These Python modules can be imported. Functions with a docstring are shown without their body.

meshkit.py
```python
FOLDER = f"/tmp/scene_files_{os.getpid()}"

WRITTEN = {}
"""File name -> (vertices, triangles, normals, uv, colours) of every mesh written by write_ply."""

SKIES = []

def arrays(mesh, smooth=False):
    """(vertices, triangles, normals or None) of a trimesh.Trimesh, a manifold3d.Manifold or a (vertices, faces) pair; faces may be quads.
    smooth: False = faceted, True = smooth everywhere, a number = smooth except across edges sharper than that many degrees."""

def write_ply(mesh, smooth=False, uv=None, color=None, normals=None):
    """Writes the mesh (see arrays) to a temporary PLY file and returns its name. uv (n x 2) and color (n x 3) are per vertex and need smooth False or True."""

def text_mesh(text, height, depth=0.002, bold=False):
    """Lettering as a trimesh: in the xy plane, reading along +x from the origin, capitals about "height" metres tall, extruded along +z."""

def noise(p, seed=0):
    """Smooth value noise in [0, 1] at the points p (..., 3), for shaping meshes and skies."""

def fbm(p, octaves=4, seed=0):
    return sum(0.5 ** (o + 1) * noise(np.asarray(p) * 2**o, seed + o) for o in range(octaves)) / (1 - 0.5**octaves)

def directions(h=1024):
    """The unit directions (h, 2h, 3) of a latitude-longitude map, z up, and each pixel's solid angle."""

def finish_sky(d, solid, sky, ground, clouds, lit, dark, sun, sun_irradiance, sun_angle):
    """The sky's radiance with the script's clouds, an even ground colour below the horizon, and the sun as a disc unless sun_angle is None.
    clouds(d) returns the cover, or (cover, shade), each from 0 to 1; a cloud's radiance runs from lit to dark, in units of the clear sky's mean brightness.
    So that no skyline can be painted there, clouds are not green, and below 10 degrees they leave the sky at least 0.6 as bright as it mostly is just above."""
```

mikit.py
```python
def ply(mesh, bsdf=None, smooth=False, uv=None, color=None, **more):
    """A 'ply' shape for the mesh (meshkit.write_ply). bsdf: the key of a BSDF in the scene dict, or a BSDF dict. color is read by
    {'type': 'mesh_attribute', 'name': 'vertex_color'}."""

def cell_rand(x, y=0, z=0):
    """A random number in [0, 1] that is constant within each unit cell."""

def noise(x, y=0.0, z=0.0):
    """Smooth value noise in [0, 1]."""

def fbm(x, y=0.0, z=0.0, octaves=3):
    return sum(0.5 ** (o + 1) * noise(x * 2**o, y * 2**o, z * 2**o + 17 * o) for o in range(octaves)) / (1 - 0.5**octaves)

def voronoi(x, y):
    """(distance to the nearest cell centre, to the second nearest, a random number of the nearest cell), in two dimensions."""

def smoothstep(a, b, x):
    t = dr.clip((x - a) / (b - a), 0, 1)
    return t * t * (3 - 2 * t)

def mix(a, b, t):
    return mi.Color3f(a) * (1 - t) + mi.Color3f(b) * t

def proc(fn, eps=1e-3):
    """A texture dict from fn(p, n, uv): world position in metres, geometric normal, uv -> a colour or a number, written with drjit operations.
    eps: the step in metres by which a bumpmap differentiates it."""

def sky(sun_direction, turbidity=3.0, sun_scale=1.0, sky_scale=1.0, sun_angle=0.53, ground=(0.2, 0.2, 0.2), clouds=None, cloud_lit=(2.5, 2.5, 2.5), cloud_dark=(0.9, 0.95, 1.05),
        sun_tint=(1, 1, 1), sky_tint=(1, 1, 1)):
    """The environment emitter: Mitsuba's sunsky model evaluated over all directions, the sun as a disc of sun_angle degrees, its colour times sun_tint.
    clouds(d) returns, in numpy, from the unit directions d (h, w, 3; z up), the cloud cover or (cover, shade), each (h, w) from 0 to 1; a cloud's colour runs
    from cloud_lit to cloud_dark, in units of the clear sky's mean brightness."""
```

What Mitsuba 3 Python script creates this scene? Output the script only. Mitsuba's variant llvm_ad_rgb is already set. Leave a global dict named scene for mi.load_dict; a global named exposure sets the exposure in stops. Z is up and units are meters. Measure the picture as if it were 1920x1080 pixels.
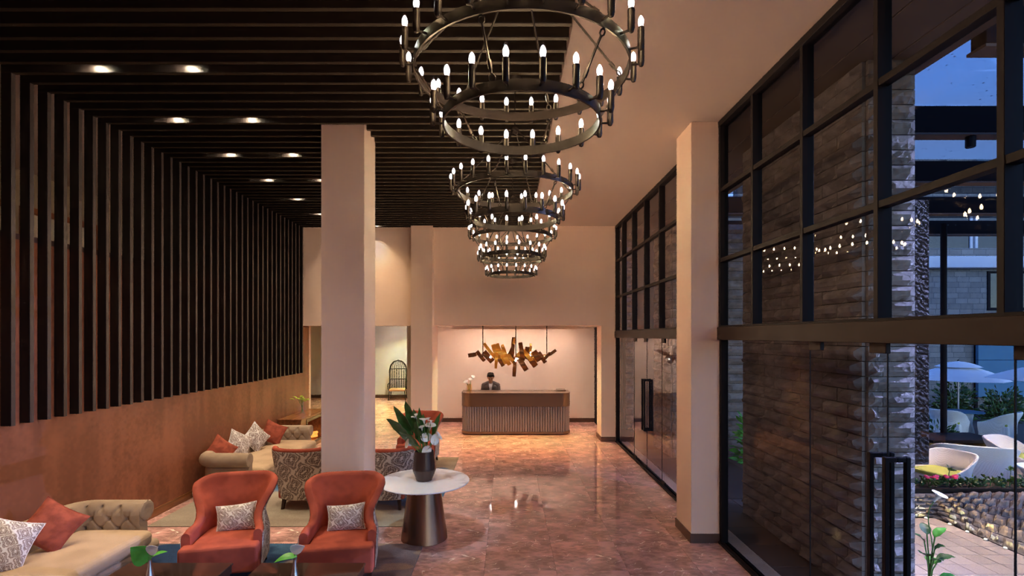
import math, random
import numpy as np, trimesh, manifold3d as m3
import drjit as dr, mitsuba as mi
import mikit, meshkit
from mikit import proc, ply, noise, fbm, voronoi, cell_rand, smoothstep, mix
T = mi.ScalarTransform4f
random.seed(7)
RNG = np.random.default_rng(11)
PI = math.pi

# ------------------------------------------------------------------ camera, sky, exposure
exposure = 0.6
EYE = 2.62
scene, labels = {}, {}
scene['camera'] = {'type': 'perspective', 'fov': 90.0, 'fov_axis': 'x', 'near_clip': 0.05, 'far_clip': 200.0,
                   'principal_point_offset_x': 0.0047, 'principal_point_offset_y': -0.0824,
                   'to_world': T().look_at(origin=[0, 0, EYE], target=[0, 10, EYE], up=[0, 0, 1])}


def dusk_clouds(d):
    n = meshkit.fbm(d * np.array([3.0, 3.0, 7.0]), 4, 3)
    return 0.35 * np.clip((n - 0.45) * 4, 0, 1)


scene['sky'] = mikit.sky([0.25, -0.95, 0.10], turbidity=3.0, sun_scale=0.0, sky_scale=30.0, sky_tint=(0.32, 0.62, 1.52),
                         ground=(0.05, 0.05, 0.06), clouds=dusk_clouds, cloud_lit=(0.6, 0.8, 1.25), cloud_dark=(0.5, 0.55, 0.75))

WARM = np.array([1.0, 0.72, 0.48])
BULB, DOWN, COVE = 200.0, 8.0, 31.0


scene['sky']['sampling_weight'] = 40.0          # how often each light is picked; no effect on its brightness


def emit(rgb, k, w=0.15):
    return {'type': 'area', 'sampling_weight': float(w), 'radiance': {'type': 'rgb', 'value': [float(c * k) for c in rgb]}}


# ------------------------------------------------------------------ materials
def rgb(*c):
    return {'type': 'rgb', 'value': list(map(float, c))}


def mat(name, base, rough=0.6, metal=0.0, spec=0.4, coat=0.0, sheen=0.0, bump=None, two=True, aniso=0.0):
    b = base if isinstance(base, dict) else rgb(*base)
    r = rough if isinstance(rough, dict) else float(rough)
    m = {'type': 'principled', 'base_color': b, 'roughness': r, 'metallic': float(metal), 'specular': float(spec)}
    if coat: m['clearcoat'] = float(coat); m['clearcoat_gloss'] = 0.9
    if sheen: m['sheen'] = float(sheen); m['sheen_tint'] = 0.6
    if aniso: m['anisotropic'] = float(aniso)
    if bump: m = {'type': 'bumpmap', 'arbitrary': bump[0], 'scale': float(bump[1]), 'bsdf': m}
    scene[name] = {'type': 'twosided', 'bsdf': m} if two else m
    return name


def F(x): return mi.Float(x)


def plaster_fn(p, n, uv):
    s = noise((p.x + p.y) * 55.0, p.z * 0.8, 3.0) * 0.6 + noise((p.x + p.y) * 160.0, p.z * 2.5, 7.0) * 0.4
    return mix((0.735, 0.560, 0.462), (0.752, 0.575, 0.477), s)


def copper_fn(p, n, uv):
    a = fbm(p.y * 1.3, p.z * 1.1, 2.0, 4)
    s = noise(p.y * 9.0, p.z * 0.7, 5.0)
    c = fbm(p.y * 24.0, p.z * 24.0, 1.0, 2)
    t = dr.clip(0.62 * a + 0.28 * s + 0.25 * c - 0.1, 0, 1)
    return mix((0.165, 0.056, 0.029), (0.265, 0.094, 0.049), smoothstep(0.25, 0.75, t))


def floor_fn(p, n, uv):
    tx, ty = dr.floor((p.x - 0.545) / 0.8), dr.floor((p.y - 5.71) / 0.8)
    r = cell_rand(tx, ty, 4)
    lx, ly = p.x - 0.545 - tx * 0.8, p.y - 5.71 - ty * 0.8
    k = dr.floor(r * 3.0) * 13.7
    a = fbm(lx * 5 + k, ly * 7, 1.0, 4)
    cl = fbm(lx * 16 + k, ly * 26 + 3, 5.0, 3)
    base = mix((0.29, 0.160, 0.142), (0.66, 0.385, 0.345), smoothstep(0.25, 0.75, 0.55 * a + 0.45 * cl))
    wx = lx + 0.10 * (fbm(lx * 9 + k, ly * 9, 9.0, 2) - 0.5)
    wy = ly + 0.10 * (fbm(lx * 9 + k, ly * 9, 29.0, 2) - 0.5)
    v = dr.abs(noise(wx * 9.0 - wy * 4.0 + k, wy * 9.0 + wx * 3.0, 11.0) - 0.5)
    m = smoothstep(0.54, 0.66, noise(lx * 8 + k, ly * 8, 21.0))
    vein = (1 - smoothstep(0.010, 0.038, v)) * m
    v2 = dr.abs(noise(wx * 6.0 + wy * 5.0 + k, wy * 6.0 - wx * 4.0, 31.0) - 0.5)
    soft = (1 - smoothstep(0.01, 0.07, v2)) * smoothstep(0.42, 0.62, noise(lx * 5 + k, ly * 5, 41.0)) * 0.35
    base = mix(base, (0.56, 0.38, 0.30), soft)
    return mix(base * (0.9 + 0.2 * r), (0.95, 0.82, 0.72), vein)


def damask_pattern(u, v):
    """1 where the dark figure is: medallions and scrolled bands inside an ogee net"""
    w = 0.075 * dr.sin(4 * PI * v)
    g = dr.cos(2 * PI * (u + w)) + dr.cos(2 * PI * v)
    a = dr.abs(g)
    a = a + 0.13 * dr.sin(2 * PI * (4 * u + 0.3 * dr.sin(2 * PI * 2 * v))) * dr.sin(2 * PI * 5 * v) + 0.07 * dr.cos(2 * PI * 9 * v) * dr.cos(2 * PI * 7 * u)
    med = smoothstep(1.02, 1.09, a) * smoothstep(0.025, 0.06, dr.abs(a - 1.42)) * (1 - smoothstep(1.88, 1.93, a))
    pet = smoothstep(0.06, 0.16, dr.abs(dr.sin(2 * PI * 5 * u) * dr.cos(2 * PI * 6 * v)))
    med = med * dr.maximum(pet, smoothstep(1.42, 1.30, a) * 0.6 + smoothstep(1.60, 1.66, a) * 0.4)
    band = smoothstep(0.20, 0.27, a) * (1 - smoothstep(0.74, 0.82, a))
    scr = smoothstep(0.05, 0.13, dr.abs(dr.sin(2 * PI * (3 * u + 2.2 * v) + 2.5 * dr.sin(2 * PI * 3 * v)))) * smoothstep(0.015, 0.035, dr.abs(a - 0.50))
    return dr.clip(dr.maximum(med, band * scr), 0, 1)


def damask_fn(p, n, uv):
    f = damask_pattern(uv.x, uv.y)
    w = 0.92 + 0.16 * noise(uv.x * 160, uv.y * 160, 1.0)
    return mix((0.56, 0.50, 0.43), (0.135, 0.092, 0.073), f) * w


def damask_light_fn(p, n, uv):
    f = damask_pattern(uv.x, uv.y)
    w = 0.92 + 0.16 * noise(uv.x * 160, uv.y * 160, 1.0)
    return mix((0.74, 0.71, 0.67), (0.23, 0.165, 0.14), f) * w


def velvet(c0, c1, f=6.0):
    def fn(p, n, uv):
        a = fbm(p.x * f, p.y * f, p.z * f, 3)
        b = noise(p.x * 220, p.y * 220, p.z * 220)
        return mix(c0, c1, dr.clip(smoothstep(0.3, 0.7, a) * 0.75 + b * 0.25, 0, 1))
    return proc(fn)


def rug_warm_fn(p, n, uv):
    a = fbm(p.x * 0.9, p.y * 2.0, 3.0, 4)
    b = fbm(p.x * 3.0, p.y * 8.0, 13.0, 3)
    c = mix((0.24, 0.20, 0.155), (0.36, 0.32, 0.25), smoothstep(0.3, 0.7, a))
    c = mix(c, (0.26, 0.21, 0.17), smoothstep(0.55, 0.75, b) * 0.6)
    blue = smoothstep(0.56, 0.64, fbm(p.x * 0.8 + 4.3, p.y * 1.1, 23.0, 3)) * smoothstep(7.6, 8.2, p.y)
    c = mix(c, (0.03, 0.12, 0.26), blue * 0.9)
    return c * (0.85 + 0.3 * noise(p.x * 120, p.y * 120, 2.0))


def rug_blue_fn(p, n, uv):
    a = fbm(p.x * 1.2, p.y * 2.6, 3.0, 4)
    b = fbm(p.x * 2.6 + 9, p.y * 4.0, 13.0, 4)
    left = 1 - smoothstep(-2.6, -1.9, p.x + 0.8 * (a - 0.5))
    c = mix((0.19, 0.145, 0.145), (0.11, 0.080, 0.085), smoothstep(0.35, 0.65, b))
    c = mix(c, mix((0.014, 0.040, 0.105), (0.05, 0.12, 0.22), smoothstep(0.45, 0.75, b)), left * 0.96)
    c = mix(c, (0.36, 0.24, 0.16), smoothstep(0.60, 0.68, a) * (1 - left * 0.5) * 0.8)
    return c * (0.85 + 0.3 * noise(p.x * 120, p.y * 120, 2.0))


def marble_fn(p, n, uv):
    w = fbm(p.x * 3.2, p.y * 3.2, 5.0, 4)
    v = dr.abs(noise(p.x * 2.4 + p.y * 1.6 + 2.6 * w, p.y * 2.8 - p.x + 2.0 * w, 3.0) - 0.5)
    g = (1 - smoothstep(0.0, 0.10, v)) * smoothstep(0.40, 0.65, noise(p.x * 2.5, p.y * 2.5, 8.0))
    return mix((0.86, 0.88, 0.92), (0.46, 0.45, 0.48), g * 0.75)


def wood_fn(p, n, uv):
    g = fbm(p.y * 2.0, p.z * 26.0, p.x * 26.0, 3)
    return mix((0.15, 0.056, 0.020), (0.23, 0.090, 0.034), smoothstep(0.3, 0.7, g))


def stone_fn(p, n, uv):
    a = fbm(p.x * 9, p.y * 9, p.z * 9, 4)
    c = cell_rand(dr.floor((p.x + 0.9 * p.y) * 3.1), p.z * 7.0, 3)
    return mix((0.115, 0.102, 0.095), (0.34, 0.305, 0.290), dr.clip(a * 0.9 + 0.35 * (c - 0.5), 0, 1))


def farwall_fn(p, n, uv):
    r = dr.floor(p.z / 0.2)
    sx = p.x / 0.45 + cell_rand(r, 3, 1)
    fx, fz = sx - dr.floor(sx), p.z / 0.2 - r
    j = dr.minimum(dr.minimum(fx, 1 - fx) * 0.45, dr.minimum(fz, 1 - fz) * 0.2)
    c = mix((0.30, 0.28, 0.26), (0.48, 0.45, 0.42), dr.clip(0.6 * cell_rand(dr.floor(sx), r, 2) + 0.5 * fbm(p.x * 9, p.z * 9, 1.0, 3) - 0.1, 0, 1))
    return mix((0.12, 0.12, 0.12), c * 0.6, smoothstep(0.004, 0.016, j))


def wicker_fn(p, n, uv):
    s = dr.abs(dr.sin(p.z * 210)) * 0.5 + dr.abs(dr.sin((p.x + p.y) * 150)) * 0.5
    return mix((0.60, 0.58, 0.55), (0.84, 0.82, 0.78), s)


def leaf_fn(c0, c1):
    def fn(p, n, uv):
        return mix(c0, c1, fbm(p.x * 22, p.y * 22, p.z * 22, 2))
    return proc(fn)


def paving_fn(p, n, uv):
    c = cell_rand(dr.floor((p.x - 6.14) / 0.245), dr.floor((p.y - 5.62) / 0.247), 2)
    s = noise(p.x * 150, p.y * 150, 1.0)
    return mix((0.40, 0.31, 0.25), (0.56, 0.46, 0.38), dr.clip(0.5 * c + 0.5 * s, 0, 1))


def stucco_fn(p, n, uv):
    return dr.select(noise(p.x * 60, p.y * 60, p.z * 60) > 0.62, F(1.0), 0.0) * 0.5 + noise(p.x * 40, p.y * 40, p.z * 40) * 0.5


mat('plaster', proc(plaster_fn), 0.75, spec=0.25)
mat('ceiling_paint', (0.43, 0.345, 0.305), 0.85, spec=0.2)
mat('alcove_paint', (0.72, 0.63, 0.56), 0.8, spec=0.2)
mat('corridor_paint', (0.58, 0.575, 0.53), 0.8, spec=0.2)
mat('copper_finish', proc(copper_fn), 0.42, spec=0.5)
mat('slat_wood', (0.0042, 0.0028, 0.0027), 0.5, spec=0.18)
mat('slat_edge', (0.034, 0.027, 0.027), 0.45, spec=0.45)
mat('beam_edge', (0.011, 0.008, 0.006), 0.6, spec=0.15)
mat('void_black', (0.03, 0.022, 0.018), 0.9, spec=0.1)
mat('floor_marble', proc(floor_fn), 0.075, spec=0.8)
mat('grout', (0.07, 0.04, 0.03), 0.8)
mat('baseboard_wood', (0.045, 0.022, 0.017), 0.45)
mat('frame_black', (0.007, 0.006, 0.008), 0.6, spec=0.08)
mat('beam_bronze', (0.013, 0.008, 0.008), 0.55, spec=0.12)
mat('chrome', (0.75, 0.73, 0.70), 0.25, metal=1.0)
mat('rust_velvet', velvet((0.235, 0.047, 0.029), (0.385, 0.086, 0.050)), 0.8, spec=0.2, sheen=0.6)
mat('rust_cushion', velvet((0.21, 0.046, 0.028), (0.37, 0.090, 0.050), 14.0), 0.8, spec=0.2, sheen=0.5)
mat('beige_velvet', velvet((0.28, 0.205, 0.142), (0.40, 0.305, 0.215), 4.0), 0.75, spec=0.25, sheen=0.4)
mat('tan_velvet', velvet((0.345, 0.245, 0.155), (0.455, 0.335, 0.220), 4.0), 0.75, spec=0.25, sheen=0.4)
mat('damask', proc(damask_fn), 0.75, spec=0.25)
mat('damask_light', proc(damask_light_fn), 0.6, spec=0.3)
mat('leg_wood', (0.030, 0.013, 0.009), 0.35)
mat('rug_warm', proc(rug_warm_fn), 0.95, spec=0.1)
mat('rug_blue', proc(rug_blue_fn), 0.95, spec=0.1)
mat('marble_white', proc(marble_fn), 0.15, spec=0.5)
mat('bronze_brushed', (0.23, 0.135, 0.092), 0.26, metal=1.0, aniso=0.6)
mat('vase_bronze', (0.050, 0.030, 0.025), 0.30, metal=0.6, spec=0.5)
mat('desk_bronze', (0.085, 0.060, 0.050), 0.30, metal=0.6, spec=0.5)
mat('desk_flute', (0.165, 0.155, 0.175), 0.40, metal=0.3, spec=0.5)
mat('gold', (0.85, 0.52, 0.12), 0.42, metal=1.0)
mat('brown_metal', (0.13, 0.066, 0.034), 0.34, metal=0.9)
mat('wood', proc(wood_fn), 0.16, spec=0.55)
mat('black_glossy', (0.012, 0.010, 0.010), 0.10, spec=0.6)
mat('table_glass_top', (0.030, 0.018, 0.015), 0.05, spec=0.8)
mat('iron', (0.0065, 0.0045, 0.0045), 0.45, spec=0.18)
mat('chair_seat_tan', (0.55, 0.29, 0.14), 0.6)
mat('stone', proc(stone_fn), 0.9, spec=0.15, bump=(proc(lambda p, n, uv: fbm(p.x * 24, p.y * 24, p.z * 24, 4), 4e-3), 0.035))
mat('mortar', (0.10, 0.09, 0.085), 0.95, spec=0.1)
mat('far_stone', proc(farwall_fn), 0.95, spec=0.1)
mat('white_band', (0.55, 0.56, 0.60), 0.8)
mat('wicker', proc(wicker_fn), 0.7, spec=0.3)
mat('green_cushion', (0.42, 0.47, 0.11), 0.8)
mat('canvas_white', (0.80, 0.79, 0.78), 0.85, spec=0.15)
mat('paving', proc(paving_fn), 0.8, spec=0.2)
mat('dark_paving', (0.075, 0.066, 0.062), 0.55)
mat('mat_fibre', (0.045, 0.042, 0.040), 0.95)
mat('stucco_dark', (0.036, 0.028, 0.025), 0.7, bump=(proc(stucco_fn, 4e-3), 0.05))
mat('teal_panel', (0.06, 0.17, 0.27), 0.6)
mat('soffit_board', (0.12, 0.088, 0.070), 0.7)
mat('pond_water', (0.010, 0.012, 0.014), 0.04, spec=0.6)
mat('skin', (0.33, 0.18, 0.115), 0.55)
mat('hair', (0.012, 0.009, 0.008), 0.8, spec=0.15)
mat('suit', (0.060, 0.052, 0.055), 0.8, sheen=0.3)
mat('shirt', (0.78, 0.80, 0.84), 0.7)
mat('lip', (0.26, 0.10, 0.075), 0.5)
mat('eye_dark', (0.012, 0.010, 0.010), 0.3)
mat('petal_white', (0.82, 0.81, 0.76), 0.5)
mat('spadix', (0.85, 0.55, 0.08), 0.6)
mat('stem_green', (0.10, 0.22, 0.05), 0.5)
mat('leaf_dark', leaf_fn((0.018, 0.050, 0.012), (0.045, 0.115, 0.028)), 0.38, spec=0.5)
mat('leaf_bright', leaf_fn((0.05, 0.26, 0.03), (0.10, 0.40, 0.06)), 0.35, spec=0.5)
mat('leaf_lime', (0.40, 0.55, 0.06), 0.45)
mat('petal_pink', (0.75, 0.06, 0.22), 0.6)
mat('petal_orange', (0.75, 0.22, 0.05), 0.6)
mat('soil', (0.03, 0.022, 0.016), 0.95)
mat('timber_orange', (0.28, 0.085, 0.028), 0.5)
mat('curtain', (0.62, 0.55, 0.45), 0.85)
mat('tan_paint', (0.40, 0.32, 0.23), 0.85)
mat('log', (0.55, 0.22, 0.05), 0.9)
mat('silver', (0.70, 0.68, 0.68), 0.22, metal=1.0)
scene['window_glass'] = {'type': 'thindielectric', 'int_ior': 1.52, 'specular_transmittance': rgb(0.46, 0.46, 0.50)}
scene['near_glass'] = {'type': 'thindielectric', 'int_ior': 1.52, 'specular_transmittance': rgb(0.58, 0.58, 0.64), 'specular_reflectance': 0.10}
scene['roof_glass'] = {'type': 'thindielectric', 'int_ior': 1.52, 'specular_transmittance': rgb(0.47, 0.46, 0.46)}
scene['clear_glass'] = {'type': 'thindielectric', 'int_ior': 1.5}
scene['bulb_glass'] = {'type': 'thindielectric', 'int_ior': 1.4, 'specular_transmittance': rgb(1.0, 0.90, 0.72)}
scene['amber_glass'] = {'type': 'thindielectric', 'int_ior': 1.5, 'specular_transmittance': rgb(0.85, 0.68, 0.40)}

# ------------------------------------------------------------------ naming
_used = {}


def uniq(base):
    n = _used.get(base, -1) + 1
    _used[base] = n
    return base if n == 0 else f'{base}_{n:03d}'


class Thing:
    """a key that its parts' keys start with; M places them all"""
    def __init__(self, name, label, cat=None, group=None, kind=None, M=None):
        self.key, self.M = uniq(name), M
        d = {'label': label}
        if cat: d['category'] = cat
        if group: d['group'] = group
        if kind: d['kind'] = kind
        labels[self.key] = d

    def put(self, key, shape, M=None):
        m = self.M
        if M is not None: m = M if m is None else m @ M
        s = dict(shape)
        if m is not None: s['to_world'] = m
        scene[key] = s
        return key

    def part(self, name, shape, label=None, M=None, under=None, kind=None):
        key = uniq((under or self.key) + '__' + name)
        self.put(key, shape, M)
        if label or kind:
            labels[key] = {}
            if label: labels[key]['label'] = label
            if kind: labels[key]['kind'] = kind
        return key

    def body(self, shape, M=None):
        return self.put(self.key, shape, M)


def struct(name, label, shape=None, M=None, cat='structure'):
    t = Thing(name, label, cat, kind='structure')
    if shape is not None: t.body(shape, M)
    return t


# ------------------------------------------------------------------ mesh helpers
def tm(v, f):
    return trimesh.Trimesh(np.asarray(v, float), np.asarray(f, int), process=False)


def cat(*ms):
    return trimesh.util.concatenate([m for m in ms])


def box(x0, x1, y0, y1, z0, z1, b=0.0):
    if b <= 0:
        m = trimesh.creation.box((x1 - x0, y1 - y0, z1 - z0))
        m.apply_translation(((x0 + x1) / 2, (y0 + y1) / 2, (z0 + z1) / 2))
        return tm(m.vertices, m.faces)
    b = min(b, (x1 - x0) / 2.01, (y1 - y0) / 2.01, (z1 - z0) / 2.01)
    pts = []
    for sx in (0, 1):
        for sy in (0, 1):
            for sz in (0, 1):
                c = [(x0, x1)[sx], (y0, y1)[sy], (z0, z1)[sz]]
                for k in range(3):
                    q = [c[i] + (b if (sx, sy, sz)[i] == 0 else -b) for i in range(3)]
                    q[k] = c[k]
                    pts.append(q)
    h = trimesh.convex.convex_hull(np.array(pts))
    return tm(h.vertices, h.faces)


def man(m):
    t = m.to_mesh()
    return tm(t.vert_properties[:, :3], t.tri_verts)


def ball(p, r, n=20):
    return m3.Manifold.sphere(float(r), n).translate(list(map(float, p)))


def hull(*balls):
    return m3.Manifold.batch_hull(list(balls))


def rbox_m(x0, x1, y0, y1, z0, z1, r, n=16):
    return hull(*[ball((x, y, z), r, n) for x in (x0 + r, x1 - r) for y in (y0 + r, y1 - r) for z in (z0 + r, z1 - r)])


def rbox(x0, x1, y0, y1, z0, z1, r, n=16):
    return man(rbox_m(x0, x1, y0, y1, z0, z1, r, n))


def loft(loops, closed=False, caps=True):
    L = np.array(loops, float)
    n, k = L.shape[:2]
    v = L.reshape(-1, 3)
    f = []
    i = np.arange(n if closed else n - 1)
    a, b = np.meshgrid(i, np.arange(k), indexing='ij')
    a2, b2 = (a + 1) % n, (b + 1) % k
    q = np.stack([a * k + b, a * k + b2, a2 * k + b2, a2 * k + b], -1).reshape(-1, 4)
    f = np.vstack([q[:, [0, 1, 2]], q[:, [0, 2, 3]]])
    if caps and not closed:
        c0, c1 = L[0].mean(0), L[-1].mean(0)
        v = np.vstack([v, c0, c1])
        j = np.arange(k)
        f = np.vstack([f, np.stack([j * 0 + n * k, (j + 1) % k, j], 1), np.stack([j * 0 + n * k + 1, (n - 1) * k + j, (n - 1) * k + (j + 1) % k], 1)])
    m = tm(v, f)
    if m.volume < 0: m = tm(v, f[:, ::-1])
    return m


def frame_of(t):
    t = t / (np.linalg.norm(t) + 1e-12)
    a = np.cross(t, [0, 0, 1.0] if abs(t[2]) < 0.95 else [1.0, 0, 0])
    a /= np.linalg.norm(a)
    return a, np.cross(t, a)


def tube(pts, r, n=8, caps=True):
    p = np.asarray(pts, float)
    rr = np.broadcast_to(r, (len(p),))
    tg = np.gradient(p, axis=0)
    ang = np.arange(n) * 2 * PI / n
    loops = []
    a0 = None
    for i in range(len(p)):
        t = tg[i] / (np.linalg.norm(tg[i]) + 1e-12)
        if a0 is None:
            a, b = frame_of(t)
        else:
            a = a0 - t * np.dot(a0, t)
            a /= np.linalg.norm(a)
            b = np.cross(t, a)
        a0 = a
        loops.append(p[i] + rr[i] * (np.cos(ang)[:, None] * a + np.sin(ang)[:, None] * b))
    return loft(loops, caps=caps)


def rod(p0, p1, r, n=8):
    return tube([p0, p1], r, n)


def lathe(prof, n=32, caps=True):
    """prof: (r, z) from bottom to top"""
    ang = np.arange(n) * 2 * PI / n
    return loft([[(max(r, 1e-5) * math.cos(t), max(r, 1e-5) * math.sin(t), z) for t in ang] for r, z in prof], caps=caps)


def moved(m, x=0, y=0, z=0, rz=0, rx=0, ry=0, s=1.0):
    m = m.copy()
    M = np.eye(4)
    for a, ax in ((rx, [1, 0, 0]), (ry, [0, 1, 0]), (rz, [0, 0, 1])):
        if a: M = trimesh.transformations.rotation_matrix(math.radians(a), ax) @ M
    S = np.diag(list(np.broadcast_to(s, (3,))) + [1.0])
    m.apply_transform(trimesh.transformations.translation_matrix([x, y, z]) @ M @ S)
    return m


def grid_shell(P, th):
    """a thick shell over a grid of points P (a, b, 3), th thick along the normals"""
    du, dv = np.gradient(P, axis=0), np.gradient(P, axis=1)
    n = np.cross(du, dv)
    n /= np.linalg.norm(n, axis=-1, keepdims=True) + 1e-12
    A, B = P + n * th / 2, P - n * th / 2
    a, b = P.shape[:2]
    loops = [np.vstack([A[i], B[i][::-1]]) for i in range(a)]
    return loft(loops)


def spline(ctrl, n, closed=False):
    from scipy.interpolate import CubicSpline
    c = np.asarray(ctrl, float)
    if closed: c = np.vstack([c, c[:1]])
    d = np.concatenate([[0], np.cumsum(np.linalg.norm(np.diff(c, axis=0), axis=1))])
    return CubicSpline(d / d[-1], c, bc_type='periodic' if closed else 'natural')(np.linspace(0, 1, n + (1 if closed else 0)))[:n]


def sstep(a, b, x):
    t = np.clip((np.asarray(x, float) - a) / (b - a), 0, 1)
    return t * t * (3 - 2 * t)
# ------------------------------------------------------------------ the room
XR, ZC, ZS = 2.67, 5.32, 5.265          # glazing face, ceiling, underside of the slats
WL = -5.10                                # face of the copper wall

fl = struct('floor', 'polished brown marble tile floor with short white veins', ply(box(-9.5, 2.76, -4.2, 22.0, -0.2, -0.012), 'grout'), cat='floor')
tile_full = ply(box(0.001, 0.799, 0.001, 0.799, -0.012, 0, 0.0015), 'floor_marble')
xs = [WL] + [0.545 + 0.8 * k for k in range(-6, 3)] + [XR]
ys = [5.71 + 0.8 * n for n in range(-7, 21)]
for j in range(len(ys) - 1):
    for i in range(len(xs) - 1):
        x0, x1, y0 = xs[i], xs[i + 1], ys[j]
        if y0 > 15.4 and x0 > -2.4: continue
        if abs(x1 - x0 - 0.8) < 1e-6:
            fl.part('tile', tile_full, M=T().translate([x0, y0, 0]))
        else:
            fl.part('tile', ply(box(x0 + 0.001, x1 - 0.001, y0 + 0.001, y0 + 0.799, -0.012, 0, 0.0015), 'floor_marble'))
fl.part('plain_border', ply(box(WL - 0.05, XR, -4.0, ys[0], -0.012, 0.0), 'floor_marble'))
fl.part('corridor_paving', ply(box(-9.0, WL, 13.2, 21.5, -0.012, 0.0), 'floor_marble'))

# ceilings
struct('ceiling', 'smooth warm beige plaster ceiling beside the dark slats', ply(box(0.57, 2.80, -4.2, 12.9, ZC, ZC + 0.2), 'ceiling_paint'), cat='ceiling')
cs = struct('ceiling_recess', 'ceiling recess hung with rows of dark wooden slats', ply(box(-8.4, 0.57, -4.2, 12.9, ZC + 0.09, ZC + 0.2), 'ceiling_paint'), cat='ceiling')
wl = struct('wall_left', 'copper coloured mottled plaster wall behind tall dark slats', ply(box(WL - 0.15, WL, -4.2, 13.17, 0.0, 3.65), 'copper_finish'), cat='wall')

PITCH, SW = 0.2034, 0.048
slat_y = lambda k: 5.147 + PITCH * k
XS, XE, PX0, PX1, PY0, PY1 = -4.99, 0.55, -2.352, -1.806, 6.47, 7.01
bx = lambda a, b: ply(box(a, b, 0.002, SW - 0.002, ZS - 0.003, ZS), 'beam_edge')
edge_full, edge_a, edge_b = bx(XS - 0.105, XE), bx(XS - 0.105, PX0), bx(PX1, XE)
up_edge = ply(box(XS, XS + 0.003, 0.002, SW - 0.002, 1.706, ZS), 'slat_edge')
beam_full = ply(box(XS - 0.105, XE, 0, SW, ZS, ZS + 0.11, 0.003), 'slat_wood')
beam_a = ply(box(XS - 0.105, PX0, 0, SW, ZS, ZS + 0.11, 0.003), 'slat_wood')
beam_b = ply(box(PX1, XE, 0, SW, ZS, ZS + 0.11, 0.003), 'slat_wood')
upright = ply(box(XS - 0.105, XS, 0, SW, 1.706, ZS, 0.003), 'slat_wood')
for k in range(-24, 37):
    y = slat_y(k)
    M = T().translate([0, y, 0])
    if y + SW > PY0 and y < PY1:
        cs.part('edge_strip', edge_a, M=M, under=cs.part('slat', beam_a, M=M)); cs.part('edge_strip', edge_b, M=M, under=cs.part('slat', beam_b, M=M))
    else:
        cs.part('edge_strip', edge_full, M=M, under=cs.part('slat', beam_full, M=M))
    if k >= -8: wl.part('edge_strip', up_edge, M=M, under=wl.part('slat', upright, M=M))
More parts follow.
